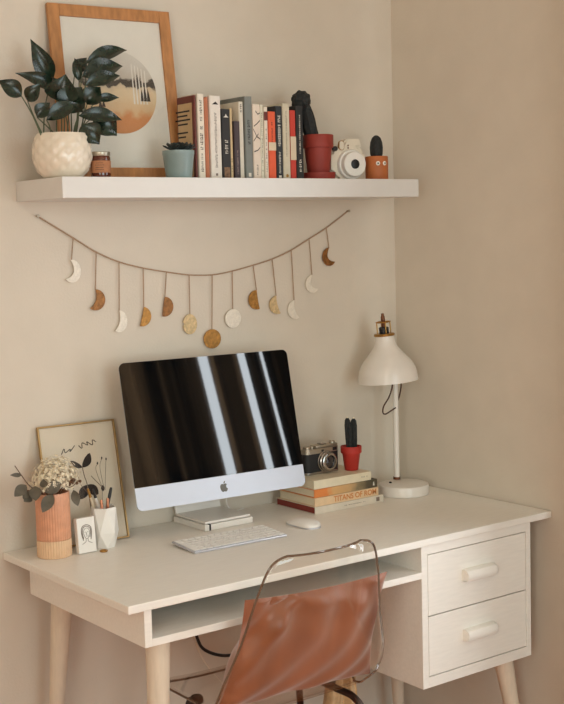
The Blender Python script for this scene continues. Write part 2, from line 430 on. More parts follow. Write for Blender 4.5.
obj('frame_border', frame_bars(B(), FW, FH, .031, .012, .0012), M['frame_wood'], fr)
art = obj('print', bx(-FW/2+.024, FW/2-.024, .006, .009, .024, FH-.024), M['paper'], fr)
ccx, ccz, R0 = .004, .228, .108
def circ(n=64, r=R0): return [(ccx+r*math.cos(2*PI*i/n), ccz+r*math.sin(2*PI*i/n)) for i in range(n)]
# the round landscape scene, one procedural texture on a flat disc
sm = bpy.data.materials.new('landscape_print'); sm.use_nodes = True; nt = sm.node_tree; bs = nt.nodes['Principled BSDF']
tc = nt.nodes.new('ShaderNodeTexCoord'); sep = nt.nodes.new('ShaderNodeSeparateXYZ'); nt.links.new(tc.outputs['Object'], sep.inputs[0])
nz = nt.nodes.new('ShaderNodeTexNoise'); nz.inputs['Scale'].default_value = 26; nz.inputs['Detail'].default_value = 6
nt.links.new(tc.outputs['Object'], nz.inputs['Vector'])
ma = nt.nodes.new('ShaderNodeMath'); ma.operation = 'MULTIPLY_ADD'; ma.inputs[1].default_value = .07; nt.links.new(nz.outputs['Fac'], ma.inputs[0]); nt.links.new(sep.outputs['Z'], ma.inputs[2])
mr = nt.nodes.new('ShaderNodeMapRange'); mr.inputs['From Min'].default_value = ccz-R0+.035; mr.inputs['From Max'].default_value = ccz+R0+.035
nt.links.new(ma.outputs[0], mr.inputs['Value'])
cr = nt.nodes.new('ShaderNodeValToRGB'); e = cr.color_ramp.elements
e[0].position = 0; e[0].color = (*lin((196, 128, 74)), 1); e[1].position = 1; e[1].color = (*lin((212, 208, 202)), 1)
for p_, c_ in ((.18, (204, 136, 82)), (.26, (214, 180, 140)), (.50, (222, 200, 168)), (.555, (206, 186, 160)), (.575, (56, 46, 40)), (.645, (60, 50, 44)), (.67, (196, 186, 176)), (.8, (206, 200, 194))):
    q = e.new(p_); q.color = (*lin(c_), 1)
nt.links.new(mr.outputs[0], cr.inputs[0]); nt.links.new(cr.outputs[0], bs.inputs['Base Color']); bs.inputs['Roughness'].default_value = .55
obj('landscape_scene', prism(B(), circ(), .0052, .006), sm, art)
for i, (x, hgt) in enumerate([(.070, .062), (.079, .085), (.088, .07), (-.050, .04), (-.041, .034)]):
    z = ccz-.022 if i < 3 else ccz-.040
    hgt *= .5
    obj('tree_silhouette', prism(B(), [(x-.005, z), (x+.005, z), (x+.003, z+hgt*.5), (x, z+hgt), (x-.003, z+hgt*.5)], .0047, .0052), M['ink'], art)
b = B()
for i in range(5):
    x = .045+i*.009; prism(b, [(x, ccz-.03), (x+.004, ccz-.03), (x+.0035, ccz+.075-.004*i), (x+.001, ccz+.075-.004*i)], .0047, .0052)
obj('waterfall_streaks', b, M['paper'], art)
obj('glass_pane', bx(-FW/2+.022, FW/2-.022, .003, .0042, .022, FH-.022), M['pglass'], fr)
obj('backing', bx(-FW/2+.022, FW/2-.022, .0092, .0115, .022, FH-.022), M['kraft'], fr)

# ================================================================== PLANT
PX, PY = .133, -.155
pl = thing('potted_plant', 'leafy dark green plant in a cream quilted pot at left shelf end', 'plant', (PX, PY, SZ))
prof = [(0, 0), (.040, 0), (.048, .003), (.0605, .018), (.0690, .040), (.0712, .058), (.0690, .080), (.0640, .098), (.0605, .107), (.0575, .107), (.061, .095), (.064, .075), (0, .075)]
def quilt(i, n, h):
    if h < .012 or h > .099: return 0
    a = 2*PI*i/n; k = 12
    return .050*min(abs(math.sin(k*a/2+h*95)), abs(math.sin(k*a/2-h*95)))-.018
pp = []
for (r0, h0), (r1, h1) in zip(prof[:9], prof[1:9]):
    st = max(1, int(abs(h1-h0)/.004))
    for k in range(st): pp.append((r0+(r1-r0)*k/st, h0+(h1-h0)*k/st))
pp.append(prof[8])
b = lathe(B(), pp+prof[9:11], 96, rib=quilt)
pot = obj('flower_pot', b, M['ceramic'], pl, smooth=True)
obj('soil', lathe(B(), [(0, .082), (.062, .082), (.062, .090), (0, .093)], 32), M['soil'], pl)
LEAVES = [([0.031, -0.16, 1.869], [-0.013, -0.14, 1.903], 0.03), ([0.146, -0.12, 1.896], [0.056, -0.1, 1.928], 0.0266), ([0.138, -0.1, 1.913], [0.094, -0.1, 2.005], 0.0353), ([0.051, -0.15, 1.859], [0.074, -0.17, 1.896], 0.0264), ([0.064, -0.17, 1.82], [0.091, -0.18, 1.852], 0.0263), ([0.138, -0.15, 1.861], [0.142, -0.17, 1.919], 0.0469), ([0.231, -0.11, 1.963], [0.345, -0.1, 2.001], 0.0267), ([0.198, -0.15, 1.924], [0.308, -0.14, 1.955], 0.0373), ([0.196, -0.17, 1.902], [0.284, -0.17, 1.927], 0.0275), ([0.143, -0.16, 1.834], [0.182, -0.17, 1.891], 0.042), ([0.203, -0.16, 1.857], [0.233, -0.17, 1.896], 0.03), ([0.222, -0.17, 1.868], [0.276, -0.18, 1.874], 0.0167), ([0.169, -0.18, 1.827], [0.271, -0.19, 1.82], 0.0274), ([0.171, -0.19, 1.803], [0.207, -0.2, 1.762], 0.0333), ([0.213, -0.17, 1.827], [0.266, -0.18, 1.786], 0.0371), ([0.083, -0.18, 1.814], [0.16, -0.19, 1.851], 0.0286), ([0.2, -0.13, 1.917], [0.197, -0.12, 1.968], 0.0169), ([0.141, -0.14, 1.886], [0.131, -0.13, 1.919], 0.0205), ([0.194, -0.12, 1.933], [0.226, -0.12, 1.972], 0.0242), ([0.161, -0.15, 1.856], [0.178, -0.18, 1.837], 0.03)]
SB = [0.077, 0.12, 0.084, 0.082, 0.14, 0.140, 0.180, 0.177, 0.157, 0.147, 0.175, 0.17, 0.16, 0.177, 0.172, 0.103, 0.165, 0.13, 0.16, 0.15]
O = (PX, PY, SZ)
for i, (bs_, tp, wd) in enumerate(LEAVES):
    lf = obj('leaf', leaf_bm(B(), rel(bs_, O), rel(Vector(bs_)+(Vector(tp)-Vector(bs_))*1.1, O), wd*(1.75 if i in (5, 9, 10, 13, 14, 19) else 1.45), droop=.10+.06*random.random(), fold=.45, blunt=.38, taperp=1.1), M['leaf'], pl, smooth=True)
    s0 = Vector((SB[i], PY+random.uniform(-.02, .015), SZ+.088)); s1 = Vector(bs_)
    mid = s0.lerp(s1, .5)+Vector((random.uniform(-.006, .006), 0, .006))
    obj('stem', tube(B(), [rel(q, O) for q in smoothpts([s0, mid, s1], 5)], .0018, 6, taper=.7), M['stem'], lf, smooth=True)

# ================================================================== CANDLE JAR
cj = thing('candle_jar', 'small amber glass candle jar with metal lid beside the cream plant pot', 'candle', (.229, -.170, SZ))
obj('jar', lathe(B(), [(0, 0), (.021, 0), (.0235, .002), (.0243, .006), (.0243, .049), (.0225, .054), (0, .054)], 36), M['amber'], cj, smooth=True)
obj('paper_label', lathe(B(), [(.0245, .013), (.0248, .0135), (.0248, .042), (.0245, .0425)], 36), M['kraft'], cj, smooth=True)
obj('lid', lathe(B(), [(0, .0542), (.0235, .0542), (.0240, .055), (.0240, .0635), (.0230, .0645), (0, .0645)], 36), M['tin'], cj, smooth=True)
b = B()
for k, (w_, z) in enumerate([(.02, .036), (.026, .031), (.022, .025), (.024, .020)]):
    for j in range(6):
        a0 = -PI*.72+(j-2.5)*w_*6; a1 = a0+w_*4.5; r = .02495
        vs = [b.verts.new((r*math.cos(a), r*math.sin(a), zz)) for a, zz in ((a0, z), (a1, z), (a1, z+.0012), (a0, z+.0012))]
        b.faces.new(vs)
obj('label_print', b, M['ink'], cj)

# ================================================================== BLUE-GREY POT
bp = thing('potted_succulent', 'small grey blue pot with a dark succulent in front of the books', 'plant', (.434, -.203, SZ))
obj('flower_pot', lathe(B(), [(0, 0), (.0315, 0), (.033, .002), (.0395, .058), (.0405, .060), (.0405, .069), (.0375, .069), (.036, .058), (0, .058)], 40), M['bluegrey'], bp, smooth=True)
obj('soil', lathe(B(), [(0, .0585), (.0358, .0585), (.0358, .062), (0, .064)], 24), M['soil'], bp)
for cx, cy_, n, s in ((-.022, -.012, 12, 1.25), (.002, -.014, 14, 1.35), (.023, -.004, 12, 1.25), (-.004, .014, 11, 1.3)):
    b = B()
    for k in range(n):
        a = k*2.4; tl = .35+.7*k/n; L = .0235*s*(1-.3*k/n)
        base = Vector((cx, cy_, .071)); d = Vector((math.cos(a)*math.cos(tl), math.sin(a)*math.cos(tl), math.sin(tl)))
        leaf_bm(b, base, base+d*L, .010*s, face=Vector((0, 0, 1)), droop=-.05, fold=.35, k=5, blunt=.6, thick=.0018)
    obj('rosette', b, M['succ'], bp, smooth=True)

# ================================================================== SHELF BOOKS
BOOKF = -.195
def strokes(b, cx, z0, z1, wd, y, n, rnd, mi=0, fill=.7):
    """little upright letter marks up a spine"""
    st = (z1-z0)/n
    for i in range(n):
        if rnd.random() > fill+.2: continue
        z = z0+i*st; q = wd*(.6+.4*rnd.random())
        box(b, cx-q/2, cx+q/2, y-.0004, y, z+st*.15, z+st*(.15+.28))
        if rnd.random() < .7: box(b, cx-q/2, cx-q/2+q*.3, y-.0004, y, z+st*.43, z+st*.8)
        if rnd.random() < .6: box(b, cx+q*.15, cx+q/2, y-.0004, y, z+st*.43, z+st*.8)
shelf_books = []
def book(x0, x1, h, depth, rgb, label, ink=None, marks=(), y=BOOKF, cover=None, extra=None, rough=.55):
    """upright book: cover (boards and spine), page block; spine faces the room"""
    dx_ = .0065 if x0 < .505 else .006; x0 += dx_; x1 += dx_
    bk = thing('book', label, 'book', ((x0+x1)/2, y, SZ), group='books standing on the shelf')
    w_ = x1-x0-.0006; t = min(.0022, w_*.16)
    cm = mat('book_cloth', rgb, rough, var=.05, vscale=60)
    b = B()
    box(b, -w_/2, -w_/2+t, 0, depth, 0, h, bev=.0004); box(b, w_/2-t, w_/2, 0, depth, 0, h, bev=.0004)
    sp_ = [(-w_/2+t, 0), (-w_/2, .0005), (-w_/2, 0)]
    box(b, -w_/2+t*.5, w_/2-t*.5, -.0012, t, 0, h, bev=.0006)
    obj('cover', b, cover if cover else cm, bk)
    obj('page_block', bx(-w_/2+t, w_/2-t, t+.0004, depth-.004, .0025, h-.003), M['pages'], bk)
    rnd = random.Random(int(x0*1e4))
    if marks:
        b = B()
        for (z0, z1, n, frac) in marks: strokes(b, 0, z0*h, z1*h, w_*frac, -.0012, n, rnd)
        obj('spine_lettering', b, ink, bk)
    if extra: extra(bk, w_, h, depth, t)
    return bk
INK_D = M['ink']; INK_W = mat('white_print', (222, 214, 200), .6, var=.02); INK_S = M['inksoft']
DRED = mat('dark_red_print', (104, 40, 30), .55, var=.15, vscale=80)
def notebook_cover(bk, w_, h, d, t):
    x = -w_/2
    b = bx(x-.0006, x, .010, d-.004, .006, h-.018); o = obj('cover_panel', b, mat('tan_cover_panel', (196, 164, 122), .6, var=.06), bk)
    b = B()
    for k, (a, c) in enumerate([(.02, .085), (.03, .08), (.018, .088), (.03, .075), (0, 0), (.03, .08), (.04, .075), (0, 0), (.03, .085), (.045, .07), (.02, .08), (.035, .08)]):
        if c: box(b, x-.0010, x-.0006, a, c, h-.040-k*.0108, h-.040-k*.0108+.0040)
    obj('cover_text', b, M['ink'], o)
    pass
book(.487, .4935, .212, .080, (104, 44, 34), 'brown red book with tan text-covered front cover, leftmost on the shelf', INK_D, (), extra=notebook_cover, y=-.190)
book(.4942, .5142, .2155, .080, (226, 214, 196), 'thick white book beside the brown red one at the left end', INK_D, ((.08, .3, 12, .35), (.34, .62, 14, .45), (.66, .93, 14, .4)))
book(.5150, .5235, .206, .10, (176, 102, 64), 'thin rust orange book between two white books', INK_D, (), y=-.194)
book(.5240, .5315, .209, .10, (190, 118, 84), 'thin pale terracotta book beside the rust orange one', INK_D, (), y=-.189)
def hat(bk, w_, h, d, t):
    obj('emblem', prism(B(), [(-w_*.3, h*.895), (w_*.3, h*.895), (w_*.18, h*.91), (w_*.05, h*.93), (-w_*.1, h*.915)], -.0017, -.0012), INK_D, bk)
    obj('publisher_mark', prism(B(), [(-.003, .008), (.003, .008), (.003, .014), (-.003, .014)], -.0017, -.0012), INK_S, bk)
book(.532, .566, .2125, .13, (226, 216, 204), 'widest white book with small black emblem near its spine top', INK_S, ((.1, .8, 40, .22),), extra=hat)
def blackpic(bk, w_, h, d, t):
    b = B(); box(b, -w_*.33, w_*.33, -.0016, -.0012, .0, .03)
    obj('spine_picture', b, mat('spine_picture', (120, 88, 62), .6, var=.6, vscale=120), bk)
    obj('top_emblem', prism(B(), [(-w_*.3, h*.88), (w_*.3, h*.88), (w_*.1, h*.9), (0, h*.93), (-w_*.1, h*.9)], -.0017, -.0012), INK_W, bk)
book(.568, .5955, .180, .105, (34, 30, 28), 'wide black book with white lettering up its spine', INK_W, ((.36, .56, 9, .4),), extra=blackpic)
book(.5965, .6055, .183, .10, (206, 178, 132), 'thin tan book between the black and dark plum books', INK_S, ((.1, .3, 6, .4),), y=-.19)
book(.6065, .6255, .150, .10, (66, 52, 54), 'short dark plum book, lowest of the shelf row', mat('plum_print', (150, 128, 120), .6), ((.08, .5, 22, .28),))
book(.6265, .6410, .2015, .115, (216, 206, 188), 'cream book standing left against the tall grey book', INK_D, ((.86, .97, 5, .4),), y=-.19)
book(.6420, .6665, .2155, .165, (122, 124, 118), 'tall grey hardback book in the middle of the shelf row', INK_D, ((.42, .72, 16, .35),), extra=lambda bk, w_, h, d, t: obj('publisher_mark', bx(-.004, .004, -.0017, -.0012, .006, .016), INK_W, bk))
def branch(bk, w_, h, d, t):
    b = B()
    for P in ([(-w_*.35, .70), (w_*.1, .74), (w_*.45, .78)], [(-w_*.45, .66), (0, .56), (w_*.45, .53)], [(-w_*.1, .9), (w_*.2, .86), (w_*.45, .88)], [(-w_*.4, .36), (w_*.1, .38), (w_*.4, .42)], [(-w_*.45, .5), (w_*.2, .60)]):
        for (a, u), (c, v) in zip(P, P[1:]):
            prism(b, [(a, u*h), (c, v*h), (c, v*h+.0025), (a, u*h+.003)], -.0017, -.0012)
    obj('branch_pattern', b, M['ink'], bk)
book(.6675, .6925, .196, .115, (224, 206, 188), 'pale pink white book with dark branch pattern on the spine', INK_S, ((.05, .2, 6, .2),), extra=branch)
book(.6930, .7040, .196, .115, (216, 210, 188), 'slim cream book to the right of the branch patterned book', INK_S, ((.1, .9, 30, .25),), y=-.193)
def redtop(bk, w_, h, d, t): obj('spine_top_block', bx(-w_/2, w_/2, -.0018, -.0012, h*.81, h*.93), DRED, bk)
book(.7045, .7170, .191, .115, (222, 208, 190), 'white book with a dark red block at its spine top', INK_S, ((.1, .7, 20, .25),), extra=redtop)
def band(c, lo, hi):
    def f(bk, w_, h, d, t): obj('spine_band', bx(-w_/2-.0002, w_/2+.0002, -.0018, -.0011, lo*h, hi*h), c, bk)
    return f
CREAM = mat('cream_band', (214, 196, 168), .6, var=.03)
book(.7180, .7425, .179, .11, (222, 92, 54), 'bright orange paperback with a cream band across the middle', INK_D, ((.55, .85, 10, .14),), extra=band(CREAM, .425, .545))
book(.7435, .7655, .1945, .125, (40, 42, 46), 'dark charcoal book right of the orange paperback', INK_W, ((.45, .9, 18, .4), (.08, .38, 14, .3)), extra=lambda bk, w_, h, d, t: obj('publisher_mark', bx(-.004, .004, -.0017, -.0012, .004, .010), INK_W, bk))
def dot(bk, w_, h, d, t): obj('publisher_mark', lathe(B(), [(0, 0), (.0045, 0), (.0045, .0005), (0, .0005)], 16, (0, -.0012, .0095), 'Y'), M['brass'], bk)
book(.7665, .7905, .202, .12, (206, 194, 170), 'beige book with a round mark at the spine foot', INK_S, ((.3, .9, 30, .15),), extra=dot)
RED = mat('red_print', (196, 62, 44), .55, var=.05)
book(.7915, .8105, .185, .11, (196, 60, 44), 'red and cream banded book beside the black end book', INK_D, ((.3, .55, 8, .15),), extra=band(CREAM, .28, .62))
book(.8115, .8365, .198, .125, (34, 33, 32), 'black book with pale lettering at the right end of the row', INK_W, ((.1, .28, 6, .3), (.35, .88, 20, .18)))

# ================================================================== FIGURE, RED POT, INSTANT CAMERA, FACE POT
rp = thing('potted_cactus', 'dark crested cactus leaning from a red clay pot on a saucer', 'plant', (.936, -.142, SZ)); rp.scale = (1.03, 1.03, 1.045)
obj('saucer', lathe(B(), [(0, 0), (.037, 0), (.0445, .003), (.0470, .0205), (.0435, .0205), (.041, .006), (0, .006)], 44), M['terra_red'], rp, smooth=True)
obj('pot', lathe(B(), [(0, .0065), (.028, .0065), (.0295, .009), (.0375, .085), (.0375, .086), (.0415, .087), (.0420, .090), (.0422, .119), (.0410, .1208), (.0365, .1208), (.0345, .086), (0, .084)], 44), M['terra_red'], rp, smooth=True)

obj('soil', lathe(B(), [(0, .0845), (.0335, .0845), (.0350, .108), (0, .110)], 28), M['soil'], rp)
b = B(); path = smoothpts([(-.013, .004, .106), (-.025, .004, .136), (-.033, .004, .170), (-.043, .004, .198)], 6); n = 26; rings = []
for i, q in enumerate(path):
    u = i/(len(path)-1); r_ = .0185+.002*math.sin(3*u)-.003*u*u
    rings.append([b.verts.new(q+Vector(((r_*(1+.07*math.cos(9*2*PI*k/n)))*math.cos(2*PI*k/n), (r_*(1+.07*math.cos(9*2*PI*k/n)))*math.sin(2*PI*k/n), 0))) for k in range(n)])
for a, c in zip(rings, rings[1:]):
    for k in range(n): b.faces.new((a[k], a[(k+1) % n], c[(k+1) % n], c[k]))
b.faces.new(rings[0][::-1]); b.faces.new(rings[-1])
obj('cactus_stem', b, M['cactus'], rp, smooth=True)
b = B(); hc = Vector((-.052, .004, .210)); blob(b, hc, .027, .025, .025, 28, 20)
for v in b.verts:
    d = v.co-hc; v.co = hc+d*(1+.13*math.sin(d.x*330+d.z*120)*math.sin(d.z*300+d.y*210))
obj('cactus_crest', b, M['cactus'], rp, smooth=True)

ic = thing('instant_camera', 'rounded white instant camera between the red pot and the orange pot', 'camera', (1.041, -.128, SZ+.0008), rz=-.22); ic.scale = (1.14, 1.14, 1.14)
body = prism(B(), rrect(.094, .088, .026, 8), -.022, .026)
bmesh.ops.bevel(body, geom=[e_ for e_ in body.edges if abs(e_.verts[0].co.y-e_.verts[1].co.y) < 1e-6], offset=.008, segments=3, affect='EDGES')
obj('body', body, M['cream_plastic'], ic, smooth=True)
tp = prism(B(), [(-.012, .083), (.040, .083), (.038, .098), (.034, .103), (.004, .103), (-.006, .098)], -.020, .020)
bmesh.ops.bevel(tp, geom=[e_ for e_ in tp.edges if abs(e_.verts[0].co.y-e_.verts[1].co.y) < 1e-6], offset=.004, segments=2, affect='EDGES')
obj('flash_housing', tp, M['cream_plastic'], ic, smooth=True)
lb = obj('lens_barrel', lathe(B(), [(0, .018), (.037, .018), (.037, .030), (.0355, .033), (.031, .033), (.031, .046), (.0295, .049), (.012, .050), (.011, .046), (0, .046)], 48, (.006, 0, .0385), 'Y'), M['white_plastic'], ic, smooth=True)
obj('lens', lathe(B(), [(0, .0465), (.0115, .0465), (.0115, .0500), (.0085, .0512), (0, .0515)], 32, (.006, 0, .0385), 'Y'), M['black'], lb, smooth=True)
vf = obj('viewfinder', prism(B(), rrect(.015, .024, .0072, 6, -.018, .074), -.0245, -.019), M['brass'], ic, smooth=True)
obj('viewfinder_window', prism(B(), rrect(.012, .021, .0058, 6, -.018, .0755), -.0252, -.0245), M['cream_plastic'], vf, smooth=True)
obj('shutter_button', lathe(B(), [(0, .018), (.0062, .018), (.0062, .026), (.004, .0275), (0, .0275)], 20, (-.036, 0, .078), 'Y'), M['black'], ic, smooth=True)
for z in (.086, .080): obj('sensor_dot', lathe(B(), [(0, .0205), (.002, .0205), (.002, .0235), (0, .0235)], 12, (.001, 0, z), 'Y'), M['copper_tone'], ic, smooth=True)

fp = thing('face_pot', 'orange pot with googly eyes holding a dark cactus at shelf right end', 'plant', (1.146, -.150, SZ)); fp.scale = (1.05, 1.05, 1.08)
obj('flower_pot', lathe(B(), [(0, 0), (.0305, 0), (.0315, .0015), (.0315, .063), (.0305, .0645), (.028, .0645), (.0275, .058), (0, .058)], 44), M['orange_pot'], fp, smooth=True)
obj('soil', lathe(B(), [(0, .0582), (.0273, .0582), (.0273, .061), (0, .062)], 24), M['soil'], fp)
obj('cactus', lathe(B(), [(0, .060), (.0135, .060), (.0168, .072), (.0175, .088), (.0160, .102), (.0115, .114), (.005, .120), (0, .121)], 40, rib=lambda i, n, h: .05*math.cos(i*2*PI*10/n)), M['cactus'], fp, smooth=True)
for a in (-2.17, -1.55):
    ca, sa = math.cos(a), math.sin(a)
    b = B(); lathe(b, [(0, 0), (.0058, 0), (.0056, .0012), (.004, .0022), (0, .0026)], 20)
    T3 = Matrix.Translation((.0313*ca, .0313*sa, .045)) @ Matrix.Rotation(a, 4, 'Z') @ Matrix.Rotation(PI/2, 4, 'Y')
    for v in b.verts: v.co = T3 @ v.co
    ey = obj('eye', b, M['eye_white'], fp, smooth=True)
    b = B(); lathe(b, [(0, .0020), (.0025, .0020), (.0022, .0030), (0, .0032)], 14)
    for v in b.verts: v.co = T3 @ v.co
    obj('pupil', b, M['black'], ey, smooth=True)

# ================================================================== MOON GARLAND
gy = -.007
attach = [(.231, 1.535), (.296, 1.497), (.363, 1.469), (.436, 1.450), (.508, 1.437), (.581, 1.426), (.657, 1.423), (.725, 1.431), (.798, 1.445), (.866, 1.460), (.936, 1.484), (1.003, 1.515), (1.069, 1.546)]
moons = [(.205, .249, 1.418, 1.477), (.272, .317, 1.343, 1.398), (.343, .381, 1.281, 1.339), (.420, .455, 1.292, 1.345), (.491, .526, 1.315, 1.369), (.556, .601, 1.263, 1.319), (.622, .679, 1.218, 1.272), (.696, .750, 1.271, 1.324), (.776, .819, 1.317, 1.373), (.851, .892, 1.299, 1.353), (.918, .959, 1.280, 1.336), (.986, 1.033, 1.353, 1.406), (1.052, 1.099, 1.430, 1.485)]
ga = thing('moon_garland', 'moon phase garland of gold and pearl charms strung across the wall', 'wall garland', (.644, 0, 1.594))
GO = (.644, 0, 1.594)
pts = [(.133, gy, 1.592)]+[(x, gy, z) for x, z in attach]+[(1.155, gy, 1.595)]
obj('string', tube(B(), [rel(q, GO) for q in smoothpts(pts, 6)], .0020, 6), M['string'], ga, smooth=True)
for x, z in ((.133, 1.592), (1.155, 1.595)):
    obj('nail', lathe(B(), [(0, .0005), (.0018, .0005), (.0018, .010), (.0042, .010), (.0042, .012), (0, .0125)], 14, rel((x, 0, z), GO), 'Y'), M['tin'], ga, smooth=True)
# side of the round edge, half angle of the outer arc (degrees), where the inner edge crosses the axis (share of the radius)
phase = [(1, 118, .22), (1, 110, .02), (1, 104, .10), (1, 92, .0), (1, 96, -.12), (1, 170, -.80), (1, 180, -1), (-1, 180, -1), (-1, 95, -.05), (-1, 95, .05), (-1, 100, .10), (-1, 116, .26), (-1, 118, .25)]
mm = ['pearl', 'bronze', 'pearl', 'gold', 'bronze', 'palegold', 'gold', 'pearl', 'gold', 'palegold', 'pearl', 'pearl', 'bronze']
tiltm = [.35, .35, .32, .25, .18, .05, 0, 0, -.15, -.25, -.32, -.5, -.5]
for i, ((x0, x1, z0, z1), (sd, ha, mid)) in enumerate(zip(moons, phase)):
    R1 = (z1-z0)/2; zc = (z0+z1)/2; n = 30; A = math.radians(ha)
    if ha >= 180: poly = [(R1*math.cos(2*PI*k/40), R1*math.sin(2*PI*k/40)) for k in range(40)]
    else:
        poly = [(sd*R1*math.cos(-A+2*A*k/n), R1*math.sin(-A+2*A*k/n)) for k in range(n+1)]
        xt_, zt_ = R1*math.cos(A), R1*math.sin(A); bul = mid*R1-xt_
        poly += [(sd*(xt_+bul*(1-(1-2*k/n)**2)), zt_*(1-2*k/n)) for k in range(1, n)]
    ph = 1 if ha > 160 else .6 if ha < 99 else .3
    ctr = sum(p_[0] for p_ in poly)/len(poly)
    ct, st = math.cos(-tiltm[i]), math.sin(-tiltm[i])
    poly = [((px_-ctr)*ct-pz*st, (px_-ctr)*st+pz*ct) for px_, pz in poly]
    xa, za = attach[i]
    bx0, bx1 = min(q[0] for q in poly), max(q[0] for q in poly); kx = min(1.1, max(.8, (x1-x0)/(bx1-bx0)))
    poly = [((px_-(bx0+bx1)/2)*kx, pz) for px_, pz in poly]
    zt = max(pz for _, pz in poly); xt = [px_ for px_, pz in poly if abs(pz-zt) < 1e-9][0]
    xc_ = (x0+x1)/2
    off = Vector((xc_, gy, zc))
    b = prism(B(), poly, -.0012, .0012)
    ob = obj('moon_charm', b, M[mm[i]], ga, loc=tuple(off-Vector(GO)))
    ob['label'] = {'pearl': 'pearly white', 'gold': 'hammered gold', 'bronze': 'dark bronze', 'palegold': 'pale hammered gold'}[mm[i]] + (' full moon charm' if ph > .8 else ' half moon charm' if ph > .52 else ' crescent moon charm')
    obj('thread', tube(B(), [rel((xa, gy, za), GO), rel((xc_+xt, gy, zc+zt-.001), GO)], .0014, 5), M['string'], ga)

# ================================================================== DESKTOP COMPUTER
IX, IY, IZ, IYAW, ITILT = .5577, -.1848, .8346, -.063, .213
W_, H_, CH = .520, .3832, .0591
im = thing('desktop_computer', 'large silver all-in-one desktop computer with black screen on the desk', 'computer', (.578, -.10, DZ))
R_ = Matrix.Translation(rel((IX, IY, IZ), (.578, -.10, DZ))) @ plane_mx(0, 0, 0, IYAW, ITILT)
# housing: a thin edged, domed back
out = rrect(W_, H_, .016, 6)
b = B(); rings = []
for d, s in ((0, .999), (.0025, .999), (.009, .95), (.022, .72), (.030, .45), (.034, .2)):
    rings.append([b.verts.new(R_ @ Vector((x*s, d+.0015, H_*.5+(z-H_*.5)*s))) for x, z in out])
n = len(out)
for a, c in zip(rings, rings[1:]):
    for i in range(n): b.faces.new((a[i], a[(i+1) % n], c[(i+1) % n], c[i]))
b.faces.new(rings[0][::-1]); b.faces.new(rings[-1])
obj('housing', b, M['alu'], im, smooth=True)
ch = [(x, z) for x, z in out if z <= CH-.001]
chin = [(-W_/2, CH)]+[(x, z) for x, z in out if z < .02 and x < 0][::1]
low = sorted([q for q in out if q[1] <= .0161], key=lambda q: q[0])
chp = [(-W_/2, CH)]+low+[(W_/2, CH)]
M['chin'] = mat('chin_aluminium', (208, 212, 224), .38, .25, var=.01)
obj('chin', prism(B(), chp, -.0005, .0015, M4=R_), M['chin'], im)
up = sorted([q for q in out if q[1] >= H_-.0161], key=lambda q: -q[0])
glp = [(-W_/2+.0004, CH+.0006), (W_/2-.0004, CH+.0006)]+up
sg = obj('screen_glass', prism(B(), glp, -.0008, .0015, M4=R_), M['glass_black'], im)
obj('display_panel', prism(B(), [(-W_/2+.026, CH+.026), (W_/2-.026, CH+.026), (W_/2-.026, H_-.026), (-W_/2+.026, H_-.026)], -.00095, -.0008, M4=R_), M['display'], sg)
# the emblem on the chin
def bez(P, k=8):
    out_ = []
    for (p0, c0, c1, p1) in P:
        for j in range(k):
            t_ = j/k; out_.append(tuple((1-t_)**3*p0[q]+3*(1-t_)**2*t_*c0[q]+3*(1-t_)*t_*t_*c1[q]+t_**3*p1[q] for q in (0, 1)))
    return out_
ap = bez([((0, .62), (.25, .75), (.55, .78), (.80, .52)), ((.80, .52), (.45, .30), (.48, -.22), (.90, -.38)), ((.90, -.38), (.80, -.75), (.55, -1.05), (.35, -1.02)), ((.35, -1.02), (.15, -.98), (.05, -.92), (-.05, -.95)), ((-.05, -.95), (-.25, -1.02), (-.35, -1.08), (-.55, -.90)), ((-.55, -.90), (-.95, -.45), (-1.0, .30), (-.70, .55)), ((-.70, .55), (-.45, .78), (-.25, .66), (0, .62))])
lf_ = bez([((.02, .72), (.0, 1.0), (.15, 1.25), (.45, 1.32)), ((.45, 1.32), (.48, 1.0), (.30, .76), (.02, .72))])
k_ = .0125; zl = CH*.5
lg = obj('logo', prism(B(), [(x*k_*1.02, zl+z*k_) for x, z in ap][::-1], -.0009, -.0005, M4=R_), M['logo'], im)
obj('logo_leaf', prism(B(), [(x*k_, zl+z*k_) for x, z in lf_][::-1], -.0009, -.0005, M4=R_), M['logo'], lg)
# stand: foot plate and bent neck
st_ = thing  # noqa
so = (.578, -.10, DZ)
FZ = .0175
obj('stand_foot', bx(-.073, .074, -.064, .084, FZ, FZ+.0065, bev=.002), M['white_plastic'], im)
b = B(); prof = [(.084, FZ+.003), (.090, .05), (.078, .11), (.040, .165), (-.022, .215)]
prof = [Vector((0, y, z)) for y, z in prof]; prof = smoothpts(prof, 5)
for i in range(len(prof)-1):
    (y0, z0), (y1, z1) = (prof[i].y, prof[i].z), (prof[i+1].y, prof[i+1].z)
    vs = [b.verts.new((x, y, z)) for x in (-.073, .074) for y, z in ((y0, z0), (y1, z1), (y1-.006, z1), (y0-.006, z0))]
    for f in ((0, 1, 2, 3), (7, 6, 5, 4), (0, 4, 5, 1), (3, 2, 6, 7)): b.faces.new([vs[q] for q in f])
obj('stand_neck', b, M['white_plastic'], im)
# flat white box under the foot, with elastic
bxo = thing('storage_box', 'flat white box with black elastic band under the computer stand', 'box', (.578, -.092, DZ))
obj('case', bx(-.078, .078, -.078, .078, .0006, .0165, bev=.0015), M['white_plastic'], bxo)
b = B()
for x in (-.062,):
    box(b, x-.0025, x+.0025, -.0792, -.078, .001, .0165); box(b, x-.0025, x+.0025, -.0792, .0785, .0166, .0174)
obj('elastic_band', b, M['elastic'], bxo)
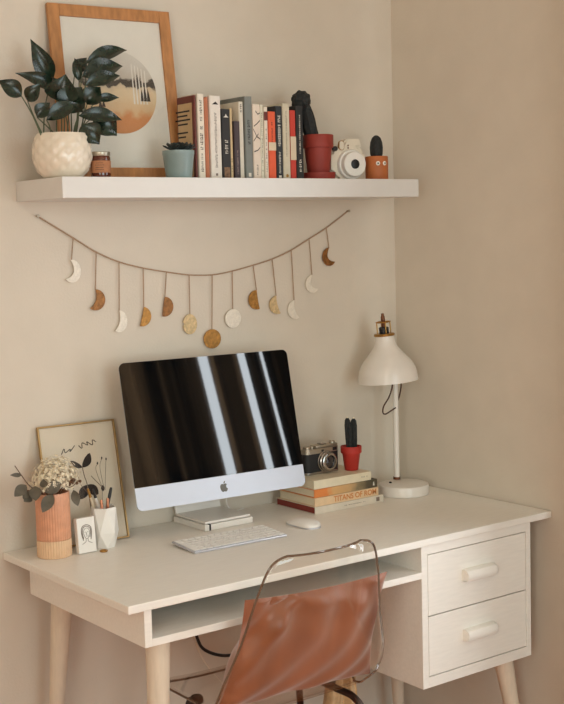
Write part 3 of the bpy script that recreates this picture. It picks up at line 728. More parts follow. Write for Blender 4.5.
# white lead behind the stand
o = obj('charging_cable', tube(B(), smoothpts([(.665, -.022, .93), (.668, -.02, .85), (.672, -.025, .775), (.69, -.035, .757), (.715, -.025, .7545), (.732, -.018, .754)], 6), .0018, 6), M['white_plastic'], smooth=True)
tag(o, 'thin white cable trailing onto the desk behind the computer stand', 'cable')

# ================================================================== KEYBOARD, MOUSE
kb = thing('keyboard', 'slim white keyboard in front of the computer', 'keyboard', (.490, -.300, DZ), rz=-.040)
tl = .045
KM = Matrix.Translation((0, 0, .003)) @ Matrix.Rotation(tl, 4, 'X')
obj('base', box(B(), -.139, .139, -.0575, .0575, .0, .006, bev=.0018, M4=KM), M['alu'], kb)
b = B(); bmesh.ops.create_cone(b, segments=16, radius1=.0032, radius2=.0032, depth=.26, cap_ends=True, matrix=Matrix.Translation((0, .050, .0035)) @ Matrix.Rotation(PI/2, 4, 'Y'))
obj('battery_foot', b, M['chin'], kb, smooth=True)
rows = [[1]*14, [1]*13+[1.5], [1.5]+[1]*13, [1.8]+[1]*11+[1.8], [2.3]+[1]*10+[2.3], [1, 1, 1, 1.25, 5.2, 1.25, 1, 1, 1, 1]]
y = .0530
for ri, row in enumerate(rows):
    kh = .0100 if ri == 0 else .0160
    tot = sum(row); unit = (.272-.0022*(len(row)-1))/tot; x = -.136
    for wd in row:
        kw = unit*wd
        obj('key', box(B(), x, x+kw, y-kh, y, .0058, .0082, bev=.0009, seg=1, M4=KM), M['key'], kb)
        x += kw+.0022
    y -= kh+.0026
ms = thing('computer_mouse', 'small white computer mouse on the desk right of the keyboard', 'mouse', (.735, -.293, DZ), rz=.02)
b = B(); rows_ = []
for i in range(13):
    v = -1+2*i/12; hy = .0565*v
    wv = .0285*(1-abs(v)**4.5)**.5 if abs(v) < 1 else 0.002
    wv = max(wv, .004); hh = .0215*(1-abs(v+.12)**3*.72)
    hh = max(hh, .006)
    rows_.append([b.verts.new((wv*math.cos(a), hy, .0045+(hh-.0045)*math.sin(a)**.7 if math.sin(a) > 0 else .0045)) for a in [PI*k/12 for k in range(13)]])
for a, c in zip(rows_, rows_[1:]):
    for k in range(12): b.faces.new((a[k], a[k+1], c[k+1], c[k]))
    b.faces.new((a[0], c[0], c[12], a[12]))
b.faces.new(rows_[0]); b.faces.new(rows_[-1][::-1])
obj('shell', b, M['white_plastic'], ms, smooth=True)
obj('base', upright(B(), [(x*.97, z-.0555) for x, z in rrect(.055, .111, .022, 6)], .0004, .0046), M['alu'], ms)

# ================================================================== BOOK STACK
def flat_book(x0, x1, y0, y1, z0, th, rgb, label, sp=None, side=None, extra=None):
    bk = thing('book', label, 'book', ((x0+x1)/2, y0, z0), group='stacked books beside the lamp')
    w_ = x1-x0; d = y1-y0; t = .0018
    cm = sp if sp else mat('book_cloth', rgb, .5, var=.05, vscale=40)
    b = B()
    box(b, -w_/2, w_/2, 0, d, 0.0003, t, bev=.0005); box(b, -w_/2, w_/2, 0, d, th-t, th-.0003, bev=.0005); box(b, -w_/2, w_/2, -.001, t, .0003, th-.0003, bev=.0008)
    obj('cover', b, cm, bk)
    obj('page_block', bx(-w_/2+.003, w_/2-.003, t+.0003, d-.004, t+.0002, th-t-.0002), side if side else M['pages'], bk)
    if extra: extra(bk, w_, d, th)
    return bk
def letter(s, size, x, mt, bold=True, zoff=0):
    def f(bk, w_, d, th):
        me = text_mesh(s, size, .0003, bold)
        me.materials.clear(); me.materials.append(mt)
        o = link('lettering', me, bk, (x, -.0012, th/2+zoff)); o.rotation_euler = (PI/2, 0, 0)
    return f
YS = -.213
z = DZ
MAROON = mat('maroon_pages', (132, 52, 42), .7, var=.1)
def lx1(bk, w_, d, th):
    obj('publisher_mark', bx(w_/2-.028, w_/2-.016, -.0016, -.001, .005, th-.005), INK_S, bk)
    b = B(); strokes_h(b, -.02, .06, th*.5, .0022, -.001, 16); obj('spine_lettering', b, INK_S, bk)
def strokes_h(b, x0, x1, zc, hh, y_, n):
    st = (x1-x0)/n; rnd = random.Random(n)
    for i in range(n):
        if rnd.random() < .15: continue
        box(b, x0+i*st, x0+i*st+st*.25, y_-.0004, y_, zc-hh/2, zc+hh/2)
        if rnd.random() < .7: box(b, x0+i*st+st*.25, x0+i*st+st*.7, y_-.0004, y_, zc-hh/2+rnd.random()*hh*.7, zc-hh/2+hh*.3+rnd.random()*hh*.5)
h1, h2, h3, h4 = .0215, .0250, .0235, .0255
flat_book(.838, 1.092, YS, -.030, z, h1, (220, 208, 190), 'wide cream white book at the bottom of the desk stack', side=MAROON, extra=lx1); z += h1
ORT = mat('orange_print', (206, 128, 66), .6, var=.04)
flat_book(.838, 1.073, YS, -.045, z, h2, (228, 194, 154), 'peach book with large orange title letters, second from bottom', extra=letter('TITANS OF ROM', .0215, .030, ORT)); z += h2
gm = bpy.data.materials.new('photo_spine'); gm.use_nodes = True; nt = gm.node_tree
tc = nt.nodes.new('ShaderNodeTexCoord'); sp2 = nt.nodes.new('ShaderNodeSeparateXYZ'); nt.links.new(tc.outputs['Object'], sp2.inputs[0])
nz = nt.nodes.new('ShaderNodeTexNoise'); nz.inputs['Scale'].default_value = 40; nt.links.new(tc.outputs['Object'], nz.inputs[0])
ma = nt.nodes.new('ShaderNodeMath'); ma.operation = 'MULTIPLY_ADD'; ma.inputs[1].default_value = .05; nt.links.new(nz.outputs['Fac'], ma.inputs[0]); nt.links.new(sp2.outputs['X'], ma.inputs[2])
mr = nt.nodes.new('ShaderNodeMapRange'); mr.inputs['From Min'].default_value = -.118+.025; mr.inputs['From Max'].default_value = .118+.025; nt.links.new(ma.outputs[0], mr.inputs['Value'])
cr = nt.nodes.new('ShaderNodeValToRGB'); e = cr.color_ramp.elements
e[0].color = (*lin((220, 128, 64)), 1); e[1].color = (*lin((82, 72, 54)), 1)
for p_, c_ in ((.22, (222, 130, 66)), (.3, (216, 166, 110)), (.55, (200, 160, 112)), (.7, (142, 124, 92)), (.85, (84, 74, 56))):
    q = e.new(p_); q.color = (*lin(c_), 1)
nt.links.new(mr.outputs[0], cr.inputs[0]); nt.links.new(cr.outputs[0], nt.nodes['Principled BSDF'].inputs['Base Color'])
def lx3(bk, w_, d, th):
    obj('white_mark', prism(B(), [(w_/2-.017, .006), (w_/2-.011, .006), (w_/2-.012, .014), (w_/2-.0135, .018), (w_/2-.016, .014)], -.0015, -.001), INK_W, bk)
flat_book(.838, 1.070, YS+.001, -.050, z, h3, (0, 0, 0), 'book with orange to dark olive photo spine, third from bottom', sp=gm, extra=lx3); z += h3
def lx4(bk, w_, d, th):
    b = B(); strokes_h(b, w_/2-.036, w_/2-.012, th*.5, .004, -.001, 5); obj('spine_lettering', b, INK_S, bk)
flat_book(.838, 1.048, YS+.002, -.055, z, h4, (226, 212, 184), 'cream book on top of the desk stack under the old camera', extra=lx4); z += h4
ST = z
# ---- vintage camera
vc = thing('film_camera', 'vintage black and silver film camera on top of the book stack', 'camera', (.928, -.125, ST), rz=.02); vc.scale = (1.13, 1.13, 1.15)
cwid, chh = .112, .070
plan = [(x, y_-.016) for x, y_ in rrect(cwid, .032, .013, 6)]
obj('body', upright(B(), [(x*.995, y_*.97) for x, y_ in plan], .006, .052), M['leather'], vc, smooth=True)
obj('bottom_plate', upright(B(), plan, .0006, .006), M['chrome'], vc, smooth=True)
tpb = upright(B(), plan, .052, .064); box(tpb, -.020, .052, -.012, .012, .064, .071, bev=.002)
tpl = obj('top_plate', tpb, M['tin'], vc, smooth=True)
lz = .031
lo = obj('lens_mount', lathe(B(), [(0, .015), (.0265, .015), (.0265, .019), (.0250, .021), (.0250, .027), (.0228, .029), (.0228, .035), (.0195, .037), (.0166, .037), (.0148, .033), (0, .032)], 44, (.006, 0, lz), 'Y'), M['chrome'], vc, smooth=True)
obj('lens_ring', lathe(B(), [(.0166, .0372), (.0192, .0372), (.0189, .0385), (.0166, .0385)], 40, (.006, 0, lz), 'Y'), M['tin'], lo, smooth=True)
obj('front_glass', lathe(B(), [(0, .0325), (.0150, .0325), (.0142, .0345), (.007, .0365), (0, .037)], 32, (.006, 0, lz), 'Y'), M['lens_glass'], lo, smooth=True)
for x, w2, h2_ in ((.038, .013, .008), (-.002, .007, .006)):
    obj('viewfinder_window', bx(x-w2/2, x+w2/2, -.0172, -.0155, .0545, .0545+h2_, bev=.0006), M['black'], vc)
for x, r_, z1_ in ((-.040, .0095, .070), (-.024, .005, .069), (.043, .0075, .076)):
    zb_ = .064 if x < 0 else .071
    obj('dial', lathe(B(), [(0, zb_), (r_, zb_), (r_, z1_-.001), (r_*.9, z1_), (0, z1_)], 24, (x, .0, 0), rib=lambda i, n_, h: .03*(i % 2)), M['tin'], vc, smooth=False)
obj('accessory_shoe', bx(.000, .018, -.008, .008, .0712, .0740, bev=.0008), M['chrome'], vc)
for x in (-.0568, .0568): obj('strap_lug', lathe(B(), [(.0015, -.0012), (.0035, -.0012), (.0035, .0012), (.0015, .0012), (.0015, -.0012)], 14, (x, 0, .050), 'Y'), M['chrome'], vc)
# ---- red pot cactus
rc = thing('potted_cactus', 'small bright red pot with slim dark cactus columns on the book stack', 'plant', (1.020, -.158, ST))
obj('flower_pot', lathe(B(), [(0, .0004), (.0185, .0004), (.0195, .0015), (.0262, .050), (.0265, .0505), (.0300, .051), (.0305, .053), (.0308, .0695), (.0300, .0705), (.0265, .0705), (.025, .060), (0, .060)], 40), M['red_pot'], rc, smooth=True)
obj('soil', lathe(B(), [(0, .0602), (.0248, .0602), (.0248, .0635), (0, .065)], 20), M['soil'], rc)
for cx, cy_, r_, hh, ln in ((-.006, 0, .0085, .092, -.006), (.008, -.003, .0088, .088, .001), (.002, .009, .007, .060, .006)):
    pr = [(0, 0), (r_*.9, 0), (r_, hh*.3), (r_, hh*.75), (r_*.8, hh*.92), (r_*.4, hh*.99), (0, hh)]
    b = lathe(B(), pr, 32, rib=lambda i, n_, h: .14*math.cos(i*2*PI*8/n_))
    for v in b.verts: v.co = Vector((v.co.x+cx+ln*v.co.z/hh, v.co.y+cy_, v.co.z+.062))
    cs = obj('cactus_column', b, M['cactus'], rc, smooth=True)
    if hh > .05: obj('cactus_tip', blob(B(), Vector((cx+ln, cy_, .062+hh)), .0028, .0028, .0036, 10, 6), M['dryflower'], cs, smooth=True)

# ================================================================== LAMP
lp = thing('desk_lamp', 'white metal desk lamp with brass cap beside the book stack', 'lamp', (1.211, -.170, DZ))
LO = (1.242, -.129, DZ)
obj('base', lathe(B(), [(0, 0.0005), (.0735, .0005), (.0750, .002), (.0750, .0270), (.0735, .0300), (.070, .0315), (0, .0325)], 64), M['lamp_white'], lp, smooth=True)
obj('switch_button', lathe(B(), [(0, .0315), (.0042, .0315), (.0042, .0345), (.003, .0355), (0, .0355)], 20, (-.027, .028, 0)), M['black'], lp, smooth=True)
pbx, pby = .026, .058
obj('pole', lathe(B(), [(0, .031), (.0088, .031), (.0088, .350), (0, .350)], 24, (pbx, pby, 0)), M['lamp_white'], lp, smooth=True)
obj('pole_collar', lathe(B(), [(.0089, .031), (.0108, .031), (.0108, .0395), (.0089, .0395)], 24, (pbx, pby, 0)), M['copper_tone'], lp, smooth=True)
scx, scy = -.018, .044     # shade axis
zb = .336
shp = [(.0895, 0), (.0892, .004), (.0880, .020), (.0840, .038), (.0750, .056), (.0605, .073), (.0460, .090), (.0360, .103), (.0305, .116), (.0290, .127), (.0285, .137)]
inn = [(r_-.0016, h) for r_, h in shp][::-1]
sh = obj('lamp_shade', lathe(B(), shp+[(.0, .138)], 64, (scx, scy, zb)), M['lamp_white'], lp, smooth=True)
sh_in = lathe(B(), [(.0, .1355)]+inn+[(.0895, 0)], 64, (scx, scy, zb))
obj('shade_lining', sh_in, M['lamp_white'], sh, smooth=True)
obj('bulb', blob(B(), Vector((scx, scy, zb+.075)), .026, .026, .034, 20, 14), M['white_plastic'], lp, smooth=True)
tpz = zb+.137
cp_ = obj('cap_disc', lathe(B(), [(0, tpz-.001), (.0300, tpz-.001), (.0312, tpz+.001), (.0312, tpz+.004), (.0290, tpz+.0065), (0, tpz+.0065)], 40, (scx, scy, 0)), M['brass'], lp, smooth=True)
b = B()
for k in range(4):
    a = PI/4+k*PI/2+.35; x, y_ = scx+.0205*math.cos(a), scy+.0205*math.sin(a)
    tube(b, [(x, y_, tpz+.0065), (x, y_, tpz+.040)], .0018, 8)
tube(b, [(scx+.0205*math.cos(2*PI*i/28), scy+.0205*math.sin(2*PI*i/28), tpz+.0405) for i in range(28)], .0022, 8, closed=True)
for k in range(2):
    a = PI/4+k*PI/2+.35; tube(b, [(scx+.02*math.cos(a), scy+.02*math.sin(a), tpz+.0405), (scx-.02*math.cos(a), scy-.02*math.sin(a), tpz+.0405)], .0018, 8)
obj('socket_cage', b, M['brass'], lp, smooth=True)
obj('bulb_socket', lathe(B(), [(0, tpz+.0066), (.0145, tpz+.0066), (.0145, tpz+.024), (.010, tpz+.0265), (0, tpz+.0265)], 28, (scx, scy, 0)), M['black'], lp, smooth=True)
obj('finial', lathe(B(), [(0, tpz+.0265), (.0055, tpz+.0265), (.0055, tpz+.044), (.0068, tpz+.046), (.0062, tpz+.056), (.0042, tpz+.060), (.0042, tpz+.066), (0, tpz+.067)], 20, (scx, scy, 0)), M['copper_tone'], lp, smooth=True)
obj('shade_arm', tube(B(), smoothpts([(pbx, pby, .340), (pbx-.02, pby-.012, .352), (scx+.03, scy+.02, zb+.040), (scx+.012, scy+.008, zb+.06)], 5), .0045, 10), M['lamp_white'], lp, smooth=True)
obj('cord', tube(B(), smoothpts([(scx+.012, scy-.012, .350), (scx+.010, scy-.010, .318), (scx+.000, scy-.006, .288), (scx-.016, scy, .262), (scx-.016, scy+.004, .243), (scx+.000, scy+.010, .236), (scx+.028, scy+.016, .243), (pbx-.006, pby-.008, .252)], 6), .0022, 8), M['cord'], lp, smooth=True)
obj('cord_tail', tube(B(), smoothpts([(pbx+.016, pby-.010, .338), (pbx+.016, pby-.008, .310), (pbx+.012, pby-.004, .285), (pbx+.0085, pby, .270)], 5), .0022, 8), M['cord'], lp, smooth=True)

pv = Vector((scx, scy, zb+.05)); TL = Matrix.Translation(pv) @ Matrix.Rotation(math.radians(-4), 4, Vector((.6, .8, 0))) @ Matrix.Translation(-pv)
for o in lp.children:
    if o.name.split('.')[0] in ('lamp_shade', 'bulb', 'cap_disc', 'socket_cage', 'bulb_socket', 'finial'): o.matrix_basis = TL

# ================================================================== LEFT END OF THE DESK
T = plane_mx(.2095, -.0835, DZ+.0024, -.0496, .212)
af = thing('picture_frame', 'thin brass framed botanical line drawing leaning behind the vase on desk', 'picture')
af.matrix_world = T
AW, AH = .217, .3123
obj('frame_border', frame_bars(B(), AW, AH, .0042, .010, .0008), mat('thin_brass', (178, 146, 98), .35, .7, var=.1), af)
ar = obj('print', bx(-AW/2+.005, AW/2-.005, .0055, .008, .005, AH-.005), mat('art_paper', (216, 203, 186), .6, var=.02), af)
obj('glass_pane', bx(-AW/2+.005, AW/2-.005, .0030, .0042, .005, AH-.005), M['pglass'], af)
ys0, ys1 = .0049, .0055
def leafpoly(b, p0, p1, wd, bend=0.0, n=12):
    x0, z0 = p0; x1, z1 = p1; dx, dz = x1-x0, z1-z0; L = math.hypot(dx, dz); nx, nz_ = -dz/L, dx/L
    A, C = [], []
    for i in range(n+1):
        u = i/n; wv = wd/2*math.sin(PI*u)**.75; cx, cz = x0+dx*u+nx*bend*math.sin(PI*u), z0+dz*u+nz_*bend*math.sin(PI*u)
        A.append((cx+nx*wv, cz+nz_*wv)); C.append((cx-nx*wv, cz-nz_*wv))
    prism(b, A+C[::-1][1:-1], ys0, ys1)
b = B()
leafpoly(b, (.003, .196), (-.028, .217), .014, .002); leafpoly(b, (.003, .196), (.029, .231), .021, -.004)
leafpoly(b, (.010, .150), (-.014, .116), .026); leafpoly(b, (.010, .150), (.038, .122), .026)
obj('leaf_silhouettes', b, M['ink'], ar)
def stroke2(b, P, r): tube(b, [Vector((x, ys0+.0003, z_)) for x, z_ in [(q.x, q.z) for q in smoothpts([(x, 0, z_) for x, z_ in P], 6)]], r, 6)
b = B()
stroke2(b, [(.003, .198), (.005, .175), (.010, .150), (.012, .09), (.014, .03)], .0012)
stroke2(b, [(.024, .172), (.040, .152), (.052, .138)], .0010); stroke2(b, [(.052, .135), (.040, .185), (.046, .200)], .0006); stroke2(b, [(.056, .135), (.052, .190), (.060, .212)], .0006); stroke2(b, [(.058, .13), (.066, .175), (.072, .208)], .0006); stroke2(b, [(-.02, .19), (-.012, .16), (.012, .125)], .0006)
stroke2(b, [(.05, .13), (.045, .08), (.055, .03)], .0006)
obj('stem_lines', b, M['inksoft'], ar)
b = B(); leafpoly(b, (.052, .128), (.053, .144), .010)
for x, z_ in ((.046, .201), (.060, .213), (.072, .209)): leafpoly(b, (x, z_-.003), (x+.001, z_+.005), .004)
obj('seed_heads', b, M['ink'], ar)
b = B()   # handwritten line, drawn as loose script
xs = -.052; P = []
for k in range(15):
    u = k/14; P.append((-.050+.100*u+.004*math.sin(k*2.7), .240+.020*u+(.0055 if k % 2 else -.004)*(1+.5*math.sin(k*1.7))))
stroke2(b, P[:6], .0011); stroke2(b, P[7:], .0011)
obj('handwriting', b, M['ink'], ar)

vs_ = thing('flower_vase', 'pink and peach ribbed cylinder vase at the left end of the desk', 'vase', (.084, -.122, DZ))
VO = (.084, -.122, DZ); VR = .0425
rib = lambda i, n, h: .013*math.cos(i*2*PI*40/n)
obj('lower_band', lathe(B(), [(0, .0005), (VR*.96, .0005), (VR, .003), (VR, .044)], 320, rib=rib), M['peach'], vs_, smooth=True)
obj('upper_body', lathe(B(), [(VR*.97, .044), (VR*.985, .0455), (VR*.985, .158), (VR*.97, .161), (VR*.90, .161), (VR*.88, .10), (0, .10)], 320, rib=rib), M['pinkwood'], vs_, smooth=True)
bq = thing('dried_bouquet', 'dried cream hydrangea with grey leaved twigs in the ribbed vase', 'flowers', VO)
rnd = random.Random(3)
b = B()
for k in range(900):
    # dried hydrangea: many tiny four-petal florets over a flattened dome
    th = rnd.uniform(0, 2*PI); ph_ = math.acos(rnd.uniform(-.15, 1)); rr = rnd.uniform(.62, 1.12)
    c = Vector((.010+.062*rr*math.sin(ph_)*math.cos(th), .0+.046*rr*math.sin(ph_)*math.sin(th), .180+.064*rr*math.cos(ph_)))
    nrm = Vector((math.sin(ph_)*math.cos(th), math.sin(ph_)*math.sin(th), math.cos(ph_))); u = nrm.orthogonal().normalized(); v_ = nrm.cross(u); a0 = rnd.uniform(0, PI)
    for q in range(4):
        a = a0+q*PI/2; d1 = u*math.cos(a)+v_*math.sin(a); d2 = u*math.cos(a+PI/2)+v_*math.sin(a+PI/2); L = .0046
        vv = [b.verts.new(c), b.verts.new(c+d1*L*.6+d2*L*.4+nrm*.001), b.verts.new(c+d1*L+nrm*.0015), b.verts.new(c+d1*L*.6-d2*L*.4+nrm*.001)]
        b.faces.new(vv)
o = obj('dried_flower_head', b, M['dryflower'], bq); o['kind'] = 'stuff'
b = B()
for k in range(14):
    th = k*2*PI/14; tube(b, smoothpts([(rnd.uniform(-.012, .012), rnd.uniform(-.012, .012), .105), (.010*math.cos(th), .008*math.sin(th), .15), (.045*math.cos(th), .034*math.sin(th), .185+.03*rnd.random())], 4), .0009, 5)
obj('flower_stalks', b, M['twig'], bq, smooth=True)
EUC = [([-0.002, -0.135, 0.966], [-0.037, -0.15, 0.973], 0.0096), ([0.01, -0.135, 0.94], [-0.029, -0.15, 0.92], 0.0241), ([0.022, -0.135, 0.911], [-0.005, -0.15, 0.904], 0.0197), ([0.03, -0.14, 0.935], [0.019, -0.165, 0.905], 0.0271), ([0.05, -0.155, 0.919], [0.085, -0.17, 0.94], 0.0271), ([0.066, -0.16, 0.914], [0.030, -0.175, 0.876], 0.0263), ([0.131, -0.145, 0.912], [0.131, -0.165, 0.875], 0.0197), ([0.048, -0.155, 0.932], [0.040, -0.165, 0.954], 0.0175), ([0.016, -0.135, 0.924], [-0.007, -0.15, 0.911], 0.0158)]
for bs_, tp_, wd in EUC:
    obj('eucalyptus_leaf', leaf_bm(B(), rel(bs_, VO), rel(tp_, VO), wd*1.15, droop=.08, fold=.12, blunt=.5), M['eucal'], bq, smooth=True)
for P in ([(.075, -.122, .86), (.05, -.13, .915), (.02, -.135, .935), (-.002, -.135, .966), (-.02, -.14, .992)], [(.07, -.125, .87), (.045, -.14, .92), (.02, -.138, .925), (.0, -.14, .93)], [(.090, -.128, .87), (.102, -.133, .915), (.118, -.139, .921), (.131, -.145, .915)], [(.078, -.126, .87), (.069, -.142, .914), (.05, -.155, .924)]):
    obj('eucalyptus_stem', tube(B(), [rel(q, VO) for q in smoothpts(P, 5)], .0012, 6), M['twig'], bq, smooth=True)
b = B()
P = [(.090, -.130, .88), (.102, -.146, .918), (.117, -.166, .926), (.130, -.180, .942)]
tube(b, [rel(q, VO) for q in smoothpts(P, 5)], .001, 5)
for k in range(12):
    u = .35+.65*k/12; q = Vector((.098, -.145, .922)).lerp(Vector(P[3]), u)+Vector((rnd.uniform(-.01, .01), rnd.uniform(-.008, .008), rnd.uniform(-.004, .006)))
    blob(b, Vector(rel(q, VO)), .0042, .0036, .0042, 8, 6)
obj('berry_sprig', b, M['twig'], bq, smooth=True)

cd = thing('framed_card', 'small white block frame with a grey portrait sketch beside the ribbed vase', 'picture')
cd.matrix_world = plane_mx(.157, -.160, DZ+.0018, .02, .10)
obj('block', bx(-.025, .025, 0, .015, 0, .088, bev=.001), M['white_plastic'], cd)
b = B()
def st3(P, r=.0006): tube(b, [Vector((q.x, -.0003, q.z)) for q in smoothpts([(x, 0, z_) for x, z_ in P], 6)], r, 5)
c0 = .050
st3([(-.004, c0-.012), (-.0075, c0-.004), (-.008, c0+.005), (-.003, c0+.011), (.004, c0+.011), (.008, c0+.005), (.0075, c0-.004), (.004, c0-.012), (0, c0-.015), (-.004, c0-.012)])
st3([(-.010, c0-.018), (-.014, c0), (-.012, c0+.014), (0, c0+.020), (.012, c0+.014), (.014, c0), (.011, c0-.018)], .0010)
st3([(-.009, c0-.014), (-.0115, c0), (-.009, c0+.012), (0, c0+.0165), (.010, c0+.011), (.0115, c0), (.0085, c0-.012)], .0009)
st3([(-.003, c0-.015), (-.004, c0-.022), (-.014, c0-.027)]); st3([(.003, c0-.015), (.004, c0-.022), (.014, c0-.027)])
st3([(-.005, c0+.002), (-.002, c0+.002)]); st3([(.002, c0+.002), (.005, c0+.002)]); st3([(-.002, c0-.008), (.002, c0-.008)]); st3([(0, c0+.001), (-.001, c0-.004), (.001, c0-.004)])
obj('portrait_sketch', b, M['inksoft'], cd)
rg = obj('trinket_ring', B() if False else tube(B(), [(.0085*math.cos(2*PI*i/24), .0085*math.sin(2*PI*i/24), 0) for i in range(24)], .0022, 8, closed=True), M['brass'], smooth=True)
rg.location = (.194, -.172, DZ+.0024); tag(rg, 'small gold ring lying on the desk before the faceted cup', 'ring')

cu = thing('pen_cup', 'white faceted cup full of pens beside the small framed card', 'cup', (.222, -.128, DZ), rz=.25)
b = B(); n = 6; rings = []
for r_, h, off in ((.027, .0005, 0), (.0375, .040, .5), (.0325, .104, 0)):
    rings.append([b.verts.new((r_*math.cos(2*PI*(i+off)/n), r_*math.sin(2*PI*(i+off)/n), h)) for i in range(n)])
b.faces.new(rings[0][::-1])
for i in range(n):
    j = (i+1) % n
    b.faces.new((rings[0][i], rings[0][j], rings[1][i])); b.faces.new((rings[0][j], rings[1][j], rings[1][i]))
    b.faces.new((rings[1][i], rings[2][j], rings[2][i])); b.faces.new((rings[1][i], rings[1][j], rings[2][j]))
inner = [b.verts.new((v.co.x*.93, v.co.y*.93, v.co.z)) for v in rings[2]]; low_ = [b.verts.new((v.co.x*.80, v.co.y*.80, .020)) for v in rings[2]]
for i in range(n):
    j = (i+1) % n
    b.faces.new((rings[2][i], rings[2][j], inner[j], inner[i])); b.faces.new((inner[i], inner[j], low_[j], low_[i]))
b.faces.new(low_)
obj('cup_body', b, M['white_plastic'], cu)
def pen(x0, y0, x1, y1, z0_, z1_, mt, label, r=.0035, tipm=None, capm=None, cat='pen'):
    p0, p1 = Vector((.222+x0, -.128+y0, DZ+z0_)), Vector((.222+x1, -.128+y1, DZ+z1_))
    t_ = thing('pen', label, cat, tuple(p0), group='pens in the faceted cup')
    d = p1-p0
    obj('barrel', tube(B(), [Vector((0, 0, 0)), d*.03, d*.82], r, 12), mt, t_, smooth=True)
    obj('pen_cap', tube(B(), [d*.82, d*.97, d], r*1.12, 12, taper=.6), capm or mt, t_, smooth=True)
PGOLD = mat('rose_gold', (196, 132, 100), .3, .7); PPINK = mat('pink_pen', (196, 130, 108), .4); PCREAM = mat('cream_pen', (222, 204, 176), .4)
pen(.004, .0145, -.035, .014, .024, .153, PCREAM, 'cream pen leaning far left in the white faceted cup', capm=M['brass'])
pen(.012, .008, -.024, .0065, .024, .151, M['white_plastic'], 'white pen with dark cap leaning left in the faceted cup', capm=M['black'])
pen(-.010, .000, .024, -.001, .024, .150, M['black'], 'black pen leaning right in the white faceted cup', r=.0040, capm=M['black'])
pen(-.008, -.016, -.015, -.0175, .023, .126, PPINK, 'short pink pen at the front of the faceted cup', capm=PGOLD)
pen(.006, -.016, .003, -.0175, .023, .128, PGOLD, 'rose gold pen in the middle of the faceted cup')
pen(-.010, -.008, .010, -.0092, .023, .124, M['copper_tone'], 'dark brown pen at the back of the faceted cup', capm=PPINK)

# ================================================================== CABLES UNDER THE DESK
o = obj('power_cable', tube(B(), smoothpts([(.500, -.085, .646), (.498, -.09, .52), (.508, -.1, .445), (.533, -.1, .403), (.60, -.1, .372), (.70, -.09, .362), (.80, -.07, .33)], 7), .0045, 8), M['black'], smooth=True)
tag(o, 'black power cable looping below the desk compartment', 'cable')
o = obj('pale_cable', tube(B(), smoothpts([(.490, -.075, .646), (.497, -.08, .50), (.520, -.09, .40), (.555, -.09, .34), (.60, -.09, .28), (.66, -.08, .15)], 7), .0025, 8), M['cream_plastic'], smooth=True)
tag(o, 'thin pale cable hanging behind the black one under the desk', 'cable')

# ================================================================== CHAIR
ch_ = thing('clear_chair', 'clear acrylic chair with thick rim pushed up to the desk', 'chair', (.4375, -.56, 0))
CO = Vector((.4375, -.56, 0))
# centre line of the shell: seat front to top of back, (y, z)
line = smoothpts([(0, -.345, .437), (0, -.363, .450), (0, -.50, .444), (0, -.60, .436), (0, -.655, .446), (0, -.680, .490), (0, -.700, .54), (0, -.735, .66), (0, -.775, .825)], 10)
def lerp_table(K, v):
    if v <= K[0][0]: return K[0][1]
    for (a, p_), (c, q) in zip(K, K[1:]):
        if v <= c: return p_+(q-p_)*(v-a)/(c-a+1e-9)
    return K[-1][1]
BACK = [(.446, .186), (.449, .190), (.453, .202), (.459, .222), (.468, .237), (.480, .244), (.500, .244), (.54, .236), (.58, .221), (.633, .203), (.68, .191), (.727, .180), (.767, .167), (.79, .159), (.80, .154), (.81, .146), (.816, .138), (.820, .130), (.823, .120), (.825, .105)]
SEAT = [(-.655, .186), (-.62, .190), (-.55, .206), (-.42, .215), (-.385, .212), (-.363, .200), (-.350, .185), (-.345, .170)]
NU = 24; b = B(); grid = []
rows_s = []
for i, p_ in enumerate(line): rows_s.append(p_)
top = [Vector((0, -.735-.04*(z_-.66)/.165, z_)) for z_ in (.815, .818, .8205, .8225, .824)]
rows_s = [q for q in rows_s if not (q.z > .81 and q.y < -.7)] + [Vector((0, -.735-.04*(z_-.66)/.165, z_)) for z_ in (.81, .814, .817, .820, .822, .8238, .825)]
for p_ in rows_s:
    onback = p_.y < -.655
    h = lerp_table(BACK, p_.z) if onback else lerp_table(SEAT, p_.y)
    k1 = min(1, max(0, (p_.z-.446)/.03)) if p_.y < -.64 else 0
    row = []
    for j in range(NU+1):
        q = -1+2*j/NU; curl = abs(q)**2.6
        up_ = .008*curl if not onback and p_.y > -.62 else 0
        row.append(b.verts.new(Vector((q*h, p_.y-CO.y+.022*k1*curl, p_.z+up_))))
    grid.append(row)
NS = len(rows_s)-1
for i in range(NS):
    for j in range(NU): b.faces.new((grid[i][j], grid[i][j+1], grid[i+1][j+1], grid[i+1][j]))
rim = [v.co.copy() for v in grid[0]]+[r[-1].co.copy() for r in grid[1:]]+[v.co.copy() for v in grid[-1][::-1][1:]]+[r[0].co.copy() for r in grid[::-1][1:-1]]
shell = obj('shell', b, M['acrylic'], ch_, smooth=True)
sm_ = shell.modifiers.new('thickness', 'SOLIDIFY'); sm_.thickness = .005; sm_.offset = 0
obj('rim', tube(B(), rim, .0027, 8, closed=True), M['acrylic_edge'], ch_, smooth=True)
b = B()
for sx_ in (-1, 1):
    tube(b, smoothpts([(sx_*.165, .13, .415), (sx_*.165, -.02, .412), (sx_*.168, -.085, .406), (sx_*.178, -.115, .36), (sx_*.20, -.15, .2), (sx_*.215, -.17, .03), (sx_*.215, -.155, .012), (sx_*.215, -.09, .011), (sx_*.215, .16, .011), (sx_*.214, .185, .03), (sx_*.20, .165, .2), (sx_*.168, .137, .40), (sx_*.165, .125, .415)], 5), .009, 12)
tube(b, [(-.215, .10, .011), (.215, .10, .011)], .008, 10)
obj('leg_frame', b, M['dark_steel'], ch_, smooth=True)
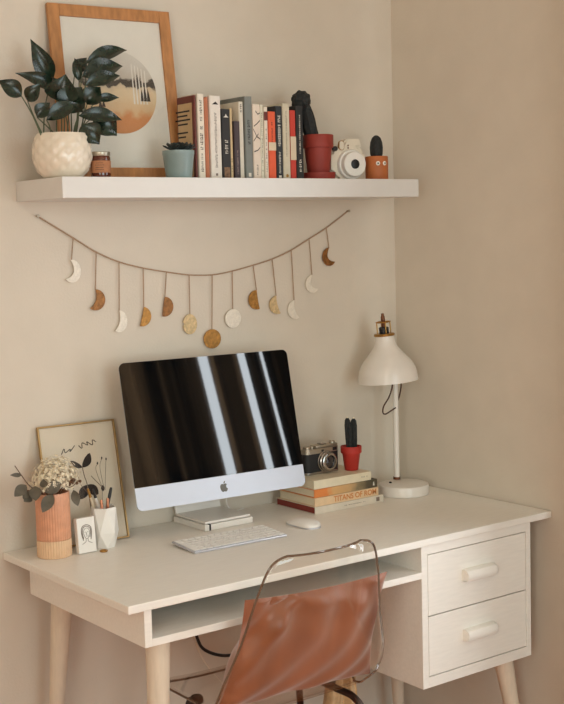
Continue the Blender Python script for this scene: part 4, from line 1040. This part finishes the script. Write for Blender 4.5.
for sx_ in (-1, 1):
    for y_ in (.0, .11):
        bb = lathe(B(), [(0, 0), (.016, 0), (.016, .012), (.012, .016), (0, .016)], 20, (sx_*.160, y_, .421)); obj('bolt', bb, M['dark_steel'], ch_, smooth=True)

# cushion
def pillow(w_, h, t_, nu=44, nv=44, seed=1):
    b = B(); rr = random.Random(seed); front, back = [], []
    def corner(u, v):  # pinched sides, pointed corners
        x = u*(1-.07*(1-v*v)*(abs(u)**3)) ; z_ = v*(1-.07*(1-u*u)*(abs(v)**3))
        return x*w_/2*(1-.05*v), z_*h/2
    for i in range(nu+1):
        f, k2 = [], []
        for j in range(nv+1):
            u, v = -1+2*i/nu, -1+2*j/nv; x, z_ = corner(u, v)
            th = t_/2*((1-abs(u)**2.4)*(1-abs(v)**2.4))**.55
            wr = 1.25*(.0045*math.sin(8*u+5*v*v+2)*math.sin(5*v-3*u)+.006*math.sin(13*u*(1-.4*v)+1.3)*max(0, v+.2)*(1-.6*abs(u))-.012*math.exp(-((u+.55-.5*(v-.9))/.17)**2)*max(0, v+.6)+.008*math.exp(-((u+.38-.45*(v-.9))/.13)**2)*max(0, v+.5))
            wr *= min(1, th/(t_*.15))
            tb, tf = th*.50, th*1.15*(1-.78*v)
            f.append(b.verts.new((x, -tb-wr, z_))); k2.append(b.verts.new((x, tf+wr*.6, z_)) if 0 < i < nu and 0 < j < nv else f[-1])
        front.append(f); back.append(k2)
    for i in range(nu):
        for j in range(nv):
            b.faces.new((front[i][j], front[i+1][j], front[i+1][j+1], front[i][j+1]))
            try: b.faces.new((back[i][j], back[i][j+1], back[i+1][j+1], back[i+1][j]))
            except ValueError: pass
    return b
pc = obj('throw_cushion', pillow(.440, .290, .120), M['satin'], smooth=True)
pc.matrix_world = Matrix.Translation((.452, -.664, .588)) @ Matrix.Rotation(.03, 4, 'Y') @ Matrix.Rotation(.30, 4, 'X')
tag(pc, 'copper satin cushion resting in the clear chair', 'cushion')
# tan cloth hanging from the far side of the seat
b = B(); n = 60; A_, C_ = [], []
for i in range(n+1):
    u = i/n; f_ = .007*math.sin(u*15+math.sin(u*7))+.0035*math.sin(u*33)
    top_ = Vector((.672+.040*u, -.500+f_*.3, .448+.006*math.sin(u*9))); mid_ = Vector((.640+.090*u, -.505+f_, .405)); bot_ = Vector((.610+.130*u, -.510+f_*1.4, .26+.02*math.sin(u*13)))
    A_.append([b.verts.new(q) for q in (top_, mid_, bot_)]); C_.append([b.verts.new(q+Vector((0, .006, 0))) for q in (top_, mid_, bot_)])
for i in range(n):
    for k in range(2):
        b.faces.new((A_[i][k], A_[i+1][k], A_[i+1][k+1], A_[i][k+1])); b.faces.new((C_[i][k+1], C_[i+1][k+1], C_[i+1][k], C_[i][k]))
    b.faces.new((A_[i][0], C_[i][0], C_[i+1][0], A_[i+1][0])); b.faces.new((A_[i][2], A_[i+1][2], C_[i+1][2], C_[i][2]))
for i in (0, n):
    for k in range(2): b.faces.new((A_[i][k], A_[i][k+1], C_[i][k+1], C_[i][k]))
o = obj('throw_cloth', b, M['tan_cloth'], smooth=True)
tag(o, 'gathered tan cloth hanging at the right of the clear chair seat', 'cloth')
